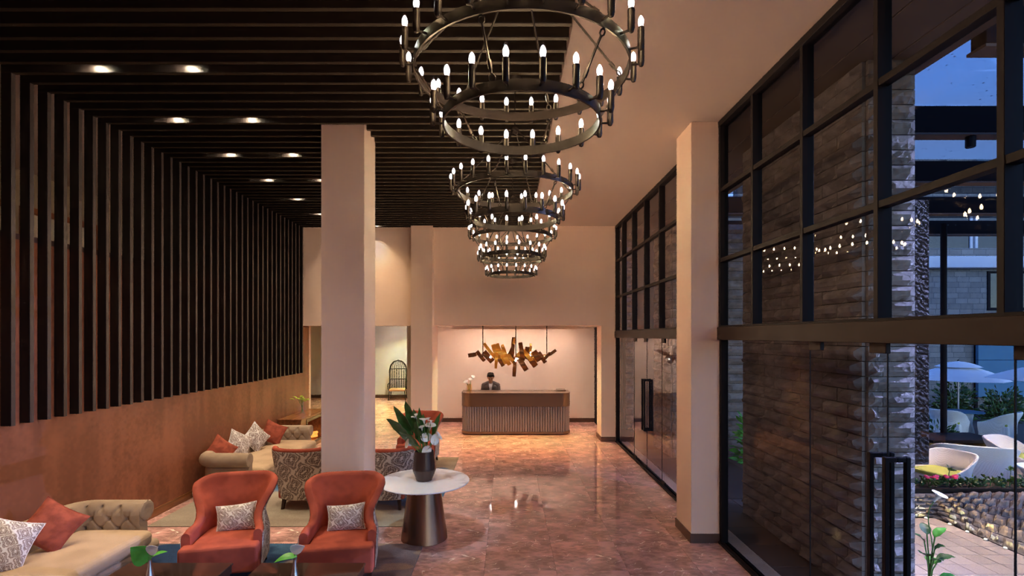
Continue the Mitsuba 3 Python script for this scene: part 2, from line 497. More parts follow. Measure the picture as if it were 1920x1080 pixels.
wl.part('top_rail', ply(box(WL - 0.16, WL + 0.002, -4.2, 13.17, 3.62, 3.68), 'baseboard_wood'), label='dark rail along the top of the copper wall')
struct('baseboard_left', 'dark wooden baseboard along the copper wall', ply(box(WL, WL + 0.018, -4.0, 13.17, 0, 0.12, 0.004), 'wood'), cat='baseboard')

# the upper level seen through the slats
up = struct('upper_gallery', 'dim upper gallery with timber windows seen between the slats', ply(cat(box(-8.4, WL - 0.15, -4.2, 13.17, 3.45, 3.62), box(-8.4, -8.2, -4.2, 13.17, 3.62, 5.42)), 'tan_paint'), cat='gallery')
up.part('end_wall', ply(box(-8.4, WL - 0.02, 13.0, 13.17, 3.62, 5.42), 'tan_paint'))
for y0 in (3.2, 5.0, 6.8, 8.6):
    f = up.part('window', ply(cat(box(-8.2, -8.1, y0, y0 + 0.10, 3.7, 4.75), box(-8.2, -8.1, y0 + 1.5, y0 + 1.6, 3.7, 4.75), box(-8.2, -8.1, y0, y0 + 1.6, 4.70, 4.80),
                                  box(-8.2, -8.1, y0, y0 + 1.6, 3.66, 3.76), box(-8.2, -8.12, y0 + 0.75, y0 + 0.82, 3.7, 4.75)), 'timber_orange'))
    n = 40
    t = np.linspace(0, 1.4, n)
    P = np.array([[[-8.15 + 0.025 * math.sin(26 * a), y0 + 0.1 + a, z] for z in (3.76, 4.70)] for a in t])
    up.part('curtain', ply(grid_shell(P, 0.004), 'curtain', smooth=40), under=f)
gl = Thing('gallery_lamp', 'small round ceiling lamp of the upper gallery behind the slats', 'lamp')
gl.part('base', ply(moved(lathe([(0.16, 0), (0.16, 0.04)], 24), -6.8, 5.6, ZC + 0.048), 'tan_paint'))
gl.part('diffuser', ply(moved(lathe([(0.02, -0.06), (0.11, -0.045), (0.145, 0.0)], 24), -6.8, 5.6, ZC + 0.05), 'canvas_white', smooth=40, emitter=emit(WARM, 10)))

# end wall with the reception alcove, back column, bulkhead over the corridor
struct('wall_back', 'plain beige plaster wall above the reception alcove', ply(box(PX1, XR + 0.12, 12.65, 13.30, 2.87, ZC + 0.02), 'plaster'), cat='wall')
struct('wall_back_right', 'narrow plaster pier right of the reception alcove', ply(box(2.325, XR + 0.12, 12.65, 13.26, 0, 2.87), 'plaster'), cat='wall')
struct('wall_bulkhead', 'plaster bulkhead over the corridor, washed by warm downlights', ply(box(WL - 0.1, PX0, 12.65, 13.17, 2.86, ZC + 0.10), 'plaster'), cat='wall')


def pillar(name, label, x0, x1, y0, y1, z1):
    p = struct(name, label, ply(box(x0, x1, y0, y1, 0, z1, 0.004), 'plaster'), cat='pillar')
    b = 0.016
    p.part('baseboard', ply(box(x0 - b, x1 + b, y0 - b, y1 + b, 0, 0.115, 0.003), 'baseboard_wood'), label='dark baseboard around the pillar foot')


pillar('pillar', 'free-standing square plaster pillar rising between the armchairs', PX0, PX1, PY0, PY1, ZC + 0.09)
pillar('pillar', 'square plaster pillar at the far end left of the alcove', PX0 + 0.03, PX1, 12.33, 13.30, ZC + 0.09)
pillar('pillar', 'square plaster pillar between the two glazed bays', 2.325, XR + 0.02, 6.47, 7.03, ZC)
struct('wall_alcove', 'pale pink-white wall behind the reception desk', ply(box(-2.6, 2.9, 15.5, 15.7, 0, 3.1), 'alcove_paint'), cat='wall')
struct('wall_alcove_left', 'left side wall of the reception alcove', ply(box(-2.45, -2.30, 13.3, 15.5, 0, 3.1), 'alcove_paint'), cat='wall')
war = struct('wall_alcove_right', 'right side wall of the reception alcove', ply(box(2.70, 2.85, 13.26, 15.5, 0, 3.1), 'alcove_paint'), cat='wall')
struct('ceiling_alcove', 'white lowered ceiling over the reception desk', ply(box(-2.45, 2.85, 13.28, 15.6, 2.885, 3.05), 'alcove_paint'), cat='ceiling')
struct('baseboard_alcove', 'dark baseboard behind the reception desk', ply(box(-2.3, 2.68, 15.482, 15.5, 0, 0.12, 0.003), 'baseboard_wood'), cat='baseboard')
struct('baseboard_back', 'dark baseboard at the foot of the narrow pier', ply(box(2.309, XR, 12.634, 13.276, 0, 0.115, 0.003), 'baseboard_wood'), cat='baseboard')
dk = struct('door_1', 'dark narrow door leaf at the right side of the alcove', ply(box(2.625, 2.70, 14.6, 15.42, 0.0, 2.86, 0.004), 'frame_black'), cat='door')
for z in (0.5, 1.62, 2.55):
    dk.part('hinge', ply(box(2.612, 2.63, 14.58, 14.72, z, z + 0.09, 0.003), 'chrome'))
slot = Thing('slot_light', 'long recessed light slot in the alcove ceiling washing the wall', 'light')
slot.part('housing', ply(box(-1.55, 2.02, 14.50, 14.52, 2.80, 2.8848, 0.002), 'alcove_paint'))
slot.part('diffuser', ply(box(-1.55, 2.02, 14.56, 14.68, 2.872, 2.8845), 'canvas_white', emitter=emit((1, 0.74, 0.59), COVE, 20)))

# corridor at the left
struct('wall_corridor_end', 'grey-white end wall of the corridor behind the cage chair', ply(box(-9.2, -2.3, 21.5, 21.7, 0, 3.4), 'corridor_paint'), cat='wall')
struct('wall_corridor_left', 'left wall of the corridor', ply(box(-9.2, -9.0, 13.0, 21.6, 0, 3.4), 'corridor_paint'), cat='wall')
struct('wall_corridor_near', 'hidden wall closing the corridor behind the copper wall', ply(box(-9.2, WL, 13.17, 13.3, 0, 3.4), 'plaster'), cat='wall')
struct('wall_corridor_right', 'right wall of the corridor', ply(box(-2.6, -2.45, 13.3, 21.6, 0, 3.4), 'corridor_paint'), cat='wall')
struct('ceiling_corridor', 'ceiling of the corridor', ply(box(-9.2, -2.3, 13.17, 21.7, 3.25, 3.4), 'ceiling_paint'), cat='ceiling')
struct('baseboard_corridor', 'dark baseboard at the end of the corridor', ply(box(-9.0, -2.6, 21.48, 21.5, 0, 0.13), 'baseboard_wood'), cat='baseboard')
# room behind the camera
struct('wall_front', 'plain plaster wall behind the viewer', ply(box(-8.4, 2.9, -4.3, -4.0, 0, ZC + 0.2), 'plaster'), cat='wall')

# ------------------------------------------------------------------ glazing on the right
XG = XR + 0.055




def pane_shape(y0, y1, z0, z1, x=XG):
    glass = 'near_glass' if y1 < 6.6 else 'window_glass'
    v = np.array([[x, y0, z0], [x, y1, z0], [x, y1, z1], [x, y0, z1]])
    return ply(tm(v, [[0, 1, 2], [0, 2, 3]]), glass)


def glazing2(name, label, ymul, y0, y1):
    w = struct(name, label, None, cat='window')
    D0, D1 = XR, XR + 0.105
    for y in ymul:
        w.part('mullion', ply(box(D0, D1, y, y + 0.046, 2.72, ZC, 0.003), 'frame_black'))
    zr = [2.72, 3.565, 4.445, ZC]
    w.part('head_rail', ply(box(D0 - 0.006, D1, y0, y1, ZC - 0.075, ZC, 0.003), 'frame_black'))
    for z in zr[1:3]:
        w.part('rail', ply(box(D0 + 0.006, D1 - 0.02, y0, y1, z - 0.026, z + 0.026, 0.003), 'frame_black'))
    w.part('sill_rail', ply(box(D0, D1, y0, y1, 2.70, 2.745, 0.003), 'frame_black'))
    ye = sorted(ymul)
    for a, b in zip(ye[:-1], ye[1:]):
        for c, d in zip(zr[:-1], zr[1:]):
            w.part('pane', pane_shape(a + 0.02, b + 0.02, c, d))
    return w


near_m = [6.424] + [5.57 - 0.94 * k for k in range(0, 11)]
far_m = [12.60, 11.88, 10.92, 9.96, 8.99, 8.03, 7.03]
glazing2('window_1', 'tall black framed window grid nearest on the right', near_m, -4.0, 6.47)
glazing2('window_2', 'black framed window grid beyond the right-hand pillar', far_m, 7.03, 12.65)
struct('trim_1', 'deep dark bronze beam over the near glass doors', ply(box(XR - 0.018, XR + 0.12, -4.0, 6.49, 2.565, 2.725, 0.004), 'beam_bronze'), cat='beam')
struct('trim_2', 'deep dark bronze beam over the far glass doors', ply(box(XR - 0.018, XR + 0.12, 7.03, 12.65, 2.565, 2.725, 0.004), 'beam_bronze'), cat='beam')
struct('trim_3', 'black floor channel under the near glazing', ply(cat(box(XR - 0.01, XR + 0.035, -4.0, 6.47, 0, 0.030, 0.003), box(XR + 0.075, XR + 0.12, -4.0, 6.47, 0, 0.022, 0.003)), 'frame_black'), cat='channel')
struct('trim_4', 'black floor channel under the far glazing', ply(cat(box(XR - 0.01, XR + 0.035, 7.03, 12.65, 0, 0.030, 0.003), box(XR + 0.075, XR + 0.12, 7.03, 12.65, 0, 0.022, 0.003)), 'frame_black'), cat='channel')


def glass_front(name, label, joints, leaves, y_hi):
    d = struct(name, label, None, cat='door')
    d.part('side_jamb', ply(box(XR + 0.01, XR + 0.10, y_hi - 0.055, y_hi, 0.02, 2.57, 0.003), 'frame_black'))
    js = sorted(joints)
    for a, b in zip(js[:-1], js[1:]):
        d.part('glass_panel', pane_shape(a + 0.003, b - 0.003, 0.02, 2.572))
        d.part('glass_edge', ply(cat(box(XG - 0.005, XG + 0.005, a + 0.002, a + 0.008, 0.02, 2.57)), 'frame_black'))
    for a, b in leaves:
        for y, s in ((a, 1), (b, -1)):
            d.part('patch_fitting', ply(box(XG - 0.018, XG + 0.018, min(y, y + s * 0.17), max(y, y + s * 0.17), 2.49, 2.565, 0.003), 'beam_bronze'))
            d.part('patch_fitting', ply(box(XG - 0.018, XG + 0.018, min(y, y + s * 0.17), max(y, y + s * 0.17), 0.012, 0.075, 0.003), 'beam_bronze'))
    ym = leaves[0][0]
    for s in (1, -1):
        y = ym + s * 0.075
        for sx in (-1, 1):
            xc = XG + sx * 0.075
            d.part('pull_handle', ply(cat(box(xc - 0.016, xc + 0.016, y - 0.018, y + 0.018, 0.77, 1.77, 0.004),
                                          box(min(xc, XG), max(xc, XG), y - 0.014, y + 0.014, 1.733, 1.768, 0.003),
                                          box(min(xc, XG), max(xc, XG), y - 0.014, y + 0.014, 0.775, 0.810, 0.003)), 'frame_black'))
    return d


glass_front('door_2', 'frameless glass double door with tall black pull bars, nearest on the right', [6.42, 4.60, 3.66, 2.74, 0.9, -0.95, -3.9], [(3.66, 4.60), (3.66, 2.74)], 6.47)
glass_front('door_3', 'frameless glass double door with black pull bars beyond the pillar', [12.6, 10.96, 9.97, 9.0, 7.05], [(9.97, 10.96), (9.97, 9.0)], 12.65)
# ------------------------------------------------------------------ downlights in the slatted ceiling
dl_h = ply(moved(lathe([(0.062, 0), (0.062, 0.07), (0.02, 0.075)], 24), z=0), 'black_glossy', smooth=40)
dl_d = ply(moved(lathe([(0.030, -0.012), (0.046, -0.004), (0.050, 0.001)], 24), z=0), 'canvas_white', smooth=40, emitter=emit((1.0, 0.80, 0.55), 420, 0.02))
ROWN = ['first', 'second', 'third', 'fourth', 'fifth', 'sixth', 'seventh', 'eighth', 'ninth']
for i, k in enumerate((-12, -6, 0, 6, 12, 18, 24, 30, 36)):
    for x, side in ((-4.13, 'beside the slatted wall'), (-3.20, 'in the row away from the slatted wall')):
        y = slat_y(k) - 0.078
        t = Thing('downlight', f'round ceiling downlight {side}, {ROWN[i]} from the near end', 'ceiling light', 'downlights between the ceiling slats', M=T().translate([x, y, ZS + 0.070]))
        t.part('housing', dl_h); t.part('diffuser', dl_d)
        scene[f'{t.key}_beam'] = {'type': 'spot', 'cutoff_angle': 42.0, 'beam_width': 14.0, 'intensity': rgb(*(WARM * np.array([1, 1.1, 1.15]) * DOWN * (np.array([0.6, 0.52, 0.34]) if k == 30 and x > -3.5 else 1))), 'sampling_weight': 5.0,
                                  'to_world': T().look_at(origin=[x, y, ZS - 0.004], target=[x, y + 0.001, 0] if k != 30 or x < -3.5 else [-3.35, 12.65, 3.35], up=[1, 0, 0])}

ac = Thing('accent_spot', 'small white accent spotlight between ceiling slats aimed at the marble table', 'ceiling light', M=T().translate([-1.72, slat_y(1) - 0.078, ZS + 0.070]))
ac.part('housing', dl_h)
scene['accent_spot_beam'] = {'type': 'spot', 'cutoff_angle': 11.0, 'beam_width': 7.5, 'intensity': rgb(10.5, 16.0, 20.0), 'sampling_weight': 5.0,
                             'to_world': T().look_at(origin=[-1.72, slat_y(1) - 0.078, ZS - 0.006], target=[-1.075, 6.64, 0.75], up=[1, 0, 0])}
# corridor lamps
cw = Thing('corridor_washer', 'small neutral wall washer in the corridor ceiling before the end wall', 'ceiling light', M=T().translate([-4.0, 19.2, 3.25]))
cw.body(ply(lathe([(0.03, -0.06), (0.055, -0.055), (0.055, 0.0)], 20), 'silver', smooth=30))
scene['corridor_washer_beam'] = {'type': 'spot', 'cutoff_angle': 52.0, 'beam_width': 30.0, 'intensity': rgb(8.5, 10.3, 11.5), 'sampling_weight': 4.0,
                                 'to_world': T().look_at(origin=[-4.0, 19.2, 3.17], target=[-4.0, 21.5, 1.6], up=[0, 0, 1])}
for i, (x, y) in enumerate(((-4.2, 15.0), (-4.2, 17.6), (-4.2, 20.3))):
    t = Thing('corridor_downlight', f'flush round lamp in the corridor ceiling, {ROWN[i]} from the lounge', 'ceiling light', M=T().translate([x, y, 3.25]))
    t.part('trim_ring', ply(lathe([(0.11, -0.015), (0.12, 0.0)], 24), 'silver'))
    t.part('diffuser', ply(lathe([(0.03, -0.02), (0.10, -0.018), (0.105, -0.01)], 24), 'canvas_white', emitter=emit((1.0, 0.66, 0.30), 60, 0.02)))
    scene[f'{t.key}_beam'] = {'type': 'spot', 'cutoff_angle': 58.0, 'beam_width': 22.0, 'intensity': rgb(42.0, 37.0, 14.0), 'sampling_weight': 5.0,
                              'to_world': T().look_at(origin=[x, y, 3.215], target=[x, y + 0.001, 0], up=[1, 0, 0])}

# lamps in the lintel before the desk
for i, x in enumerate((-1.15, 0.25, 1.65)):
    t = Thing('lintel_downlight', f'small recessed lamp under the alcove lintel, {("left", "middle", "right")[i]} one', 'ceiling light', M=T().translate([x, 13.36, 2.885]))
    t.part('trim_ring', ply(lathe([(0.055, -0.008), (0.062, 0.0)], 20), 'silver'))
    t.part('diffuser', ply(lathe([(0.02, -0.006), (0.045, -0.004), (0.048, -0.002)], 20), 'canvas_white', emitter=emit((1.0, 0.70, 0.38), 60)))
    scene[f'{t.key}_beam'] = {'type': 'spot', 'cutoff_angle': 40.0, 'beam_width': 16.0, 'intensity': rgb(42.0, 23.0, 8.0), 'sampling_weight': 4.0,
                              'to_world': T().look_at(origin=[x, 13.30, 2.86], target=[x, 12.75, 0], up=[1, 0, 0])}

# ------------------------------------------------------------------ chandeliers
def ring_mesh(R, z0, h, th, n=96):
    ang = np.arange(n) * 2 * PI / n
    prof = [(R - th, z0), (R, z0), (R, z0 + h), (R - th, z0 + h)]
    L = [[(r * math.cos(a), r * math.sin(a), z) for r, z in prof] for a in ang]
    m = loft(L, closed=True)
    return m


R1, R2, Z1, Z2, BH, ZH = 0.597, 0.440, 4.072, 3.785, 0.056, 4.73
iron = 'iron'
ring1 = ply(ring_mesh(R1, Z1, BH, 0.010), iron, smooth=30)
ring2 = ply(ring_mesh(R2, Z2, BH, 0.010), iron, smooth=30)
# local bulb frame: ring face at the origin, outwards along +x, z up from the middle of the band
holder = ply(cat(rod((-0.002, 0, 0), (0.057, 0, 0), 0.006, 8), moved(lathe([(0.004, -0.016), (0.011, -0.013), (0.014, -0.004), (0.0175, 0.008), (0.0175, 0.098), (0.013, 0.101)], 16), x=0.057)), iron, smooth=40)
bulb_prof = [(0.0115, 0.0), (0.014, 0.010), (0.0172, 0.026), (0.0172, 0.034), (0.0145, 0.050), (0.0095, 0.064), (0.0045, 0.073), (0.0012, 0.077)]
bulb_env = ply(moved(lathe(bulb_prof, 14), x=0.057, z=0.100), 'bulb_glass', smooth=60)
fil = moved(lathe([(0.005, 0.004), (0.0118, 0.012), (0.0150, 0.025), (0.0140, 0.037), (0.0090, 0.050), (0.002, 0.060)], 10), x=0.057, z=0.100)
filament = ply(fil, 'canvas_white', smooth=60, emitter=emit((1.0, 0.74, 0.50), BULB))


def hook_rod(p0, p1):
    """a hanging rod with an eye at each end and a turnbuckle"""
    p0, p1 = np.array(p0, float), np.array(p1, float)
    d = (p1 - p0) / np.linalg.norm(p1 - p0)
    ms = [rod(p0 + d * 0.03, p1 - d * 0.03, 0.0062, 6)]
    a, b = frame_of(d)
    for c in (p0 + d * 0.018, p1 - d * 0.018):
        t = np.linspace(0, 2 * PI, 11)[:-1]
        ms.append(tm(*ring_vf(c, a, d, 0.015, 0.0045)))
    q = p1 - d * 0.075
    ms.append(rod(q - d * 0.02, q + d * 0.02, 0.011, 6))
    return cat(*ms)


def ring_vf(c, a, d, R, r, n=12, k=6):
    b = np.cross(a, d)
    L = []
    for t in np.arange(n) * 2 * PI / n:
        e = math.cos(t) * a + math.sin(t) * d
        L.append([c + e * (R + r * math.cos(s)) + b * r * math.sin(s) for s in np.arange(k) * 2 * PI / k])
    m = loft(L, closed=True)
    return m.vertices, m.faces


rods = []
for j in range(6):
    th = math.radians(70 + 60 * j)        # measured from +x; the far direction is +y
    e = np.array([math.cos(th), math.sin(th), 0])
    rods.append((ply(hook_rod((0.03 * e[0], 0.03 * e[1], ZH), (R1 * 0.985 * e[0], R1 * 0.985 * e[1], Z1 + BH)), iron),
                 ply(hook_rod((R1 * 0.985 * e[0], R1 * 0.985 * e[1], Z1), (R2 * 0.985 * e[0], R2 * 0.985 * e[1], Z2 + BH)), iron)))
canopy = ply(cat(moved(lathe([(0.012, -0.05), (0.03, -0.045), (0.055, -0.02), (0.062, 0.0)], 24), z=ZS), rod((0, 0, ZH - 0.03), (0, 0, ZS), 0.007, 8), moved(lathe([(0.008, -0.04), (0.03, -0.025), (0.036, 0.0), (0.03, 0.02), (0.008, 0.035)], 16), z=ZH)), iron, smooth=40)
for i, y in enumerate((2.87, 5.26, 7.72, 10.06)):
    name = ('nearest and largest in view', 'second from the viewer', 'third from the viewer', 'farthest, nearest the reception alcove')[i]
    t = Thing('chandelier', f'two-ring black iron candle chandelier with lit bulbs, {name}', 'chandelier', 'two-ring chandeliers in a row', M=T().translate([0.08, y, 0]))
    t.part('stem', canopy)
    t.part('ring', ring1); t.part('ring', ring2)
    for a, b in rods:
        t.part('hanging_rod', a); t.part('hanging_rod', b)
    for R, z, n, ph in ((R1, Z1, 24, 0.5), (R2, Z2, 18, 0.5)):
        for j in range(n):
            th = -90 + (j + ph) * 360 / n
            M = T().rotate([0, 0, 1], th).translate([R, 0, z + BH * 0.45])
            h = t.part('candle_holder', holder, M=M)
            b = t.part('bulb', bulb_env, M=M)
            t.part('filament', filament, M=M, under=b)

# ------------------------------------------------------------------ gold strip pendant over the desk
pd = Thing('strip_pendant', 'sculptural pendant of bent gold and brown metal strips over the reception desk', 'pendant lamp')
PYD = 13.9
for x in (-0.66, 0.235, 1.075):
    pd.part('rod', ply(rod((x, PYD, 2.06), (x, PYD, 2.885), 0.010, 8), 'iron'))
pd.part('spine', ply(tube([(-0.85, PYD, 2.10), (-0.2, PYD, 2.07), (0.24, PYD, 2.02), (0.7, PYD, 2.06), (1.1, PYD, 2.10)], 0.014, 8), 'brown_metal'))


def strip(cx, cz, length, width, ang, bend, tw, yo, col):
    n, k = 14, 4
    P = np.zeros((n, k, 3))
    for i in range(n):
        s = (i / (n - 1) - 0.5) * length
        for j in range(k):
            w = (j / (k - 1) - 0.5) * width * 0.82
            a = 1.7 * tw * (i / (n - 1) - 0.5)
            x, y, z = w * math.cos(a), w * math.sin(a) + 2.2 * (bend * (s / length * 2) ** 2 - bend * 0.4), s
            P[i, j] = (x, y, z)
    m = grid_shell(P, 0.005)
    m = moved(m, ry=ang)
    m = moved(m, x=cx, y=PYD + yo, z=cz)
    pd.part('strip', ply(m, col, smooth=35))


# x from the pendant's middle in pixels at 69 px per metre, z likewise; angle from upright, positive leans right
S = [(-0.95, 2.09, .22, .14, 80, .02, .5, 0.02, 'brown_metal'), (-0.72, 2.06, .34, .12, -38, .05, .3, -.03, 'brown_metal'), (-0.52, 2.04, .36, .19, -42, .04, .2, .03, 'brown_metal'),
     (-0.47, 2.20, .52, .10, -38, .06, .4, -.06, 'gold'), (-0.30, 2.14, .50, .16, -20, .08, .7, .02, 'gold'), (-0.29, 1.97, .50, .10, 5, .10, .9, -.08, 'gold'),
     (-0.16, 2.12, .60, .13, -24, .09, .5, -.05, 'gold'), (-0.20, 1.96, .40, .13, -28, .05, .3, .06, 'brown_metal'), (-0.06, 2.12, .52, .13, -18, .10, .8, .03, 'gold'),
     (-0.02, 1.98, .36, .14, -30, .05, .3, -.08, 'gold'), (0.06, 2.06, .42, .14, 22, .06, .6, .05, 'brown_metal'), (0.10, 2.00, .30, .12, -35, .05, .4, -.04, 'gold'),
     (0.15, 2.26, .62, .12, 4, .09, .8, -.02, 'brown_metal'), (0.17, 2.40, .34, .09, 12, .10, .9, .02, 'gold'), (0.20, 1.76, .52, .12, 3, .08, .5, -.03, 'brown_metal'),
     (0.30, 2.06, .36, .15, 40, .05, .4, .06, 'gold'), (0.39, 2.18, .50, .14, -8, .06, .4, -.06, 'brown_metal'), (0.42, 1.84, .40, .17, -32, .05, .3, .0, 'brown_metal'),
     (0.54, 2.14, .34, .16, 6, .05, .4, .05, 'brown_metal'), (0.58, 2.04, .46, .14, -40, .05, .5, -.05, 'gold'), (0.66, 1.94, .40, .19, -36, .04, .2, -.02, 'brown_metal'),
     (0.63, 2.24, .32, .08, 6, .09, 1.0, .02, 'gold'), (0.70, 2.00, .34, .12, -28, .07, .7, .06, 'gold'), (0.80, 2.06, .30, .20, -32, .04, .2, -.03, 'brown_metal'),
     (0.95, 2.02, .34, .14, -34, .05, .4, .02, 'brown_metal'), (1.06, 2.04, .30, .10, 42, .05, .5, -.03, 'brown_metal'), (1.19, 2.13, .34, .10, 58, .05, .4, .03, 'brown_metal')]
for s in S: strip(*s)
for x, z in ((-0.45, 2.02), (-0.15, 2.08), (0.235, 1.95), (0.62, 2.07), (1.05, 1.98)):
    b = pd.part('bulb', ply(moved(lathe([(0.010, 0.06), (0.026, 0.045), (0.034, 0.012), (0.028, -0.015), (0.004, -0.03)], 14), x, PYD - 0.02, z), 'clear_glass', smooth=60))
    pd.part('filament', ply(moved(trimesh.creation.icosphere(2, 0.018), x, PYD - 0.02, z + 0.008), 'canvas_white', smooth=True, emitter=emit((1, 0.80, 0.58), 2600, 1)), under=b)
# ------------------------------------------------------------------ rugs
struct_r = Thing('rug', 'beige and grey abstract rug under the far seating group', 'rug')
struct_r.body(ply(box(-4.93, -1.035, 7.00, 10.98, 0.0005, 0.012, 0.004), 'rug_warm'))
t = Thing('rug', 'blue and grey abstract rug under the two front armchairs', 'rug')
t.body(ply(box(-4.60, -1.045, 2.6, 6.42, 0.0005, 0.012, 0.004), 'rug_blue'))
RZ = 0.012


# ------------------------------------------------------------------ upholstered shells
def plan_curve(ctrl, n):
    c = spline(ctrl, n)
    tg = np.gradient(c, axis=0)
    tg /= np.linalg.norm(tg, axis=1, keepdims=True)
    nr = np.stack([tg[:, 1], -tg[:, 0]], 1)
    arc = np.concatenate([[0], np.cumsum(np.linalg.norm(np.diff(c, axis=0), axis=1))])
    return c, nr, arc


def tub(ctrl, n, z0, hfun, pushfun, th, top_r=None):
    """U-shaped upholstered shell. Returns (whole, outer panel, uv of outer panel)"""
    c, nr, arc = plan_curve(ctrl, n)
    s = np.linspace(-1, 1, n)
    if np.dot(nr[n // 2], c[n // 2] - c.mean(0)) < 0: nr = -nr
    m, loops, outer, uv = 14, [], [], []
    for i in range(n):
        h = hfun(s[i])
        z = np.linspace(z0, h - th / 2, m)
        def pt(zz, o):
            px, py = pushfun(s[i], zz)
            q = c[i] + nr[i] * (o + px)
            return (q[0], q[1] + py, zz)
        out = [pt(a, th / 2) for a in z]
        rim = [pt(h - th / 2 + th / 2 * math.sin(a), th / 2 * math.cos(a)) for a in np.linspace(0, PI, 9)[1:-1]]
        inn = [pt(a, -th / 2) for a in z[::-1]]
        loops.append(out + rim + inn)
        zo = np.linspace(z0 + 0.004, h - th * 0.62, m)
        outer.append([pt(a, th / 2 + 0.001) for a in zo] + [pt(a, th / 2 + 0.007) for a in zo[::-1]])
        uv.append([(arc[i] / 0.27, a / 0.40) for a in zo] + [(arc[i] / 0.27, a / 0.40) for a in zo[::-1]])
    whole = loft(loops)
    L = np.array(outer)
    om = loft(outer)
    U = np.array(uv).reshape(-1, 2)
    U = np.vstack([U, U[:1], U[-1:]])
    return whole, om, U


def leg(x, y, h, dx, dy, r0=0.024, r1=0.016):
    a = [[(x + sx * r0, y + sy * r0, h) for sx, sy in ((-1, -1), (1, -1), (1, 1), (-1, 1))], [(x + dx + sx * r1, y + dy + sy * r1, 0) for sx, sy in ((-1, -1), (1, -1), (1, 1), (-1, 1))]]
    return loft(a)


# wing chair, facing -y
wc = [(-0.334, -0.275), (-0.328, -0.10), (-0.320, 0.06), (-0.300, 0.185), (-0.225, 0.270), (-0.11, 0.298), (0, 0.302), (0.11, 0.298), (0.225, 0.270), (0.300, 0.185), (0.320, 0.06), (0.328, -0.10), (0.334, -0.275)]


def wing_h(s):
    a = abs(s)
    return 0.565 + 0.05 * sstep(1.0, 0.74, a) + 0.355 * sstep(0.80, 0.50, a) + 0.05 * sstep(0.56, 0.30, a)


def wing_push(s, z):
    f = sstep(0.55, 1.02, z)
    side = sstep(0.15, 0.5, abs(s))
    belly = -0.055 * math.exp(-((z - 0.67) / 0.15) ** 2) * sstep(0.15, 0.45, abs(s)) * sstep(0.92, 0.74, abs(s))
    return (0.082 * f ** 1.3 * side + belly + 0.012 * sstep(0.17, 0.5, z), 0.080 * f * (1 - 0.25 * side))


w_shell, w_outer, w_uv = tub(wc, 61, 0.165, wing_h, wing_push, 0.085)
seat_m = (rbox_m(-0.295, 0.295, -0.32, 0.26, 0.28, 0.452, 0.045) + rbox_m(-0.375, 0.375, -0.420, -0.268, 0.165, 0.452, 0.032))
seat_t = man(seat_m.refine_to_length(0.05))
seat_t.vertices[:, 2] += np.where(seat_t.vertices[:, 2] > 0.38, 0.02 * np.exp(-((seat_t.vertices[:, 0] / 0.26) ** 2 + ((seat_t.vertices[:, 1] + 0.05) / 0.22) ** 2)), 0)
wing = dict(shell=ply(w_shell, 'rust_velvet', smooth=50), outer_panel=ply(w_outer, 'damask', smooth=True, uv=w_uv), seat_cushion=ply(seat_t, 'rust_velvet', smooth=50),
            seat_base=ply(box(-0.30, 0.30, -0.30, 0.28, 0.165, 0.31, 0.01), 'rust_velvet'))
legs4 = [ply(leg(x, y, 0.17, dx, dy), 'leg_wood') for x, y, dx, dy in ((-0.33, -0.35, -0.01, -0.01), (0.33, -0.35, 0.01, -0.01), (-0.27, 0.24, -0.01, 0.07), (0.27, 0.24, 0.01, 0.07))]


def wing_chair(x, y, rz, label):
    t = Thing('wing_chair', label, 'armchair', 'rust wing chairs', M=T().translate([x, y, RZ]).rotate([0, 0, 1], rz))
    t.part('shell', wing['shell']); t.part('outer_panel', wing['outer_panel'], label='damask outer fabric')
    t.part('seat_cushion', wing['seat_cushion']); t.part('seat_base', wing['seat_base'])
    for l in legs4: t.part('leg', l)
    return t


wing_chair(-3.03, 5.61, 11.5, 'rust velvet wing chair with patterned back, left of the two front ones')
wing_chair(-1.805, 5.61, 8, 'rust velvet wing chair in front of the square pillar, right of the two front ones')
wing_chair(-1.78, 10.45, -6, 'rust velvet wing chair behind the vase of lilies')

# tub chair with patterned back, facing +y when rz = 180 (local front -y)
tc = [(-0.33, -0.26), (-0.345, -0.08), (-0.335, 0.08), (-0.28, 0.22), (-0.15, 0.30), (0, 0.32), (0.15, 0.30), (0.28, 0.22), (0.335, 0.08), (0.345, -0.08), (0.33, -0.26)]
t_shell, t_outer, t_uv = tub(tc, 53, 0.16, lambda s: 0.66 + 0.29 * sstep(1.0, 0.45, abs(s)), lambda s, z: (0.075 * sstep(0.3, 0.95, z) + 0.02 * math.sin(sstep(0.15, 0.9, z) * PI) - 0.02 * sstep(0.30, 0.16, z), 0.05 * sstep(0.5, 1, z)), 0.075)
tubp = dict(shell=ply(t_shell, 'rust_velvet', smooth=50), outer_panel=ply(t_outer, 'damask', smooth=True, uv=t_uv),
            seat_cushion=ply(rbox(-0.31, 0.31, -0.33, 0.28, 0.28, 0.45, 0.05), 'rust_velvet', smooth=50), seat_base=ply(box(-0.32, 0.32, -0.30, 0.27, 0.16, 0.30, 0.02), 'rust_velvet'))
tlegs = [ply(leg(x, y, 0.17, dx, dy, 0.026, 0.018), 'leg_wood') for x, y, dx, dy in ((-0.27, -0.24, -0.01, -0.02), (0.27, -0.24, 0.01, -0.02), (-0.235, 0.22, -0.02, 0.03), (0.235, 0.22, 0.02, 0.03))]


def tub_chair(x, y, rz, label):
    t = Thing('tub_chair', label, 'armchair', 'damask-backed tub chairs', M=T().translate([x, y, RZ]).rotate([0, 0, 1], rz))
    t.part('shell', tubp['shell'], label='rust rim and inner upholstery'); t.part('outer_panel', tubp['outer_panel'], label='grey damask outer fabric')
    t.part('seat_cushion', tubp['seat_cushion']); t.part('seat_base', tubp['seat_base'])
    for l in tlegs: t.part('leg', l)


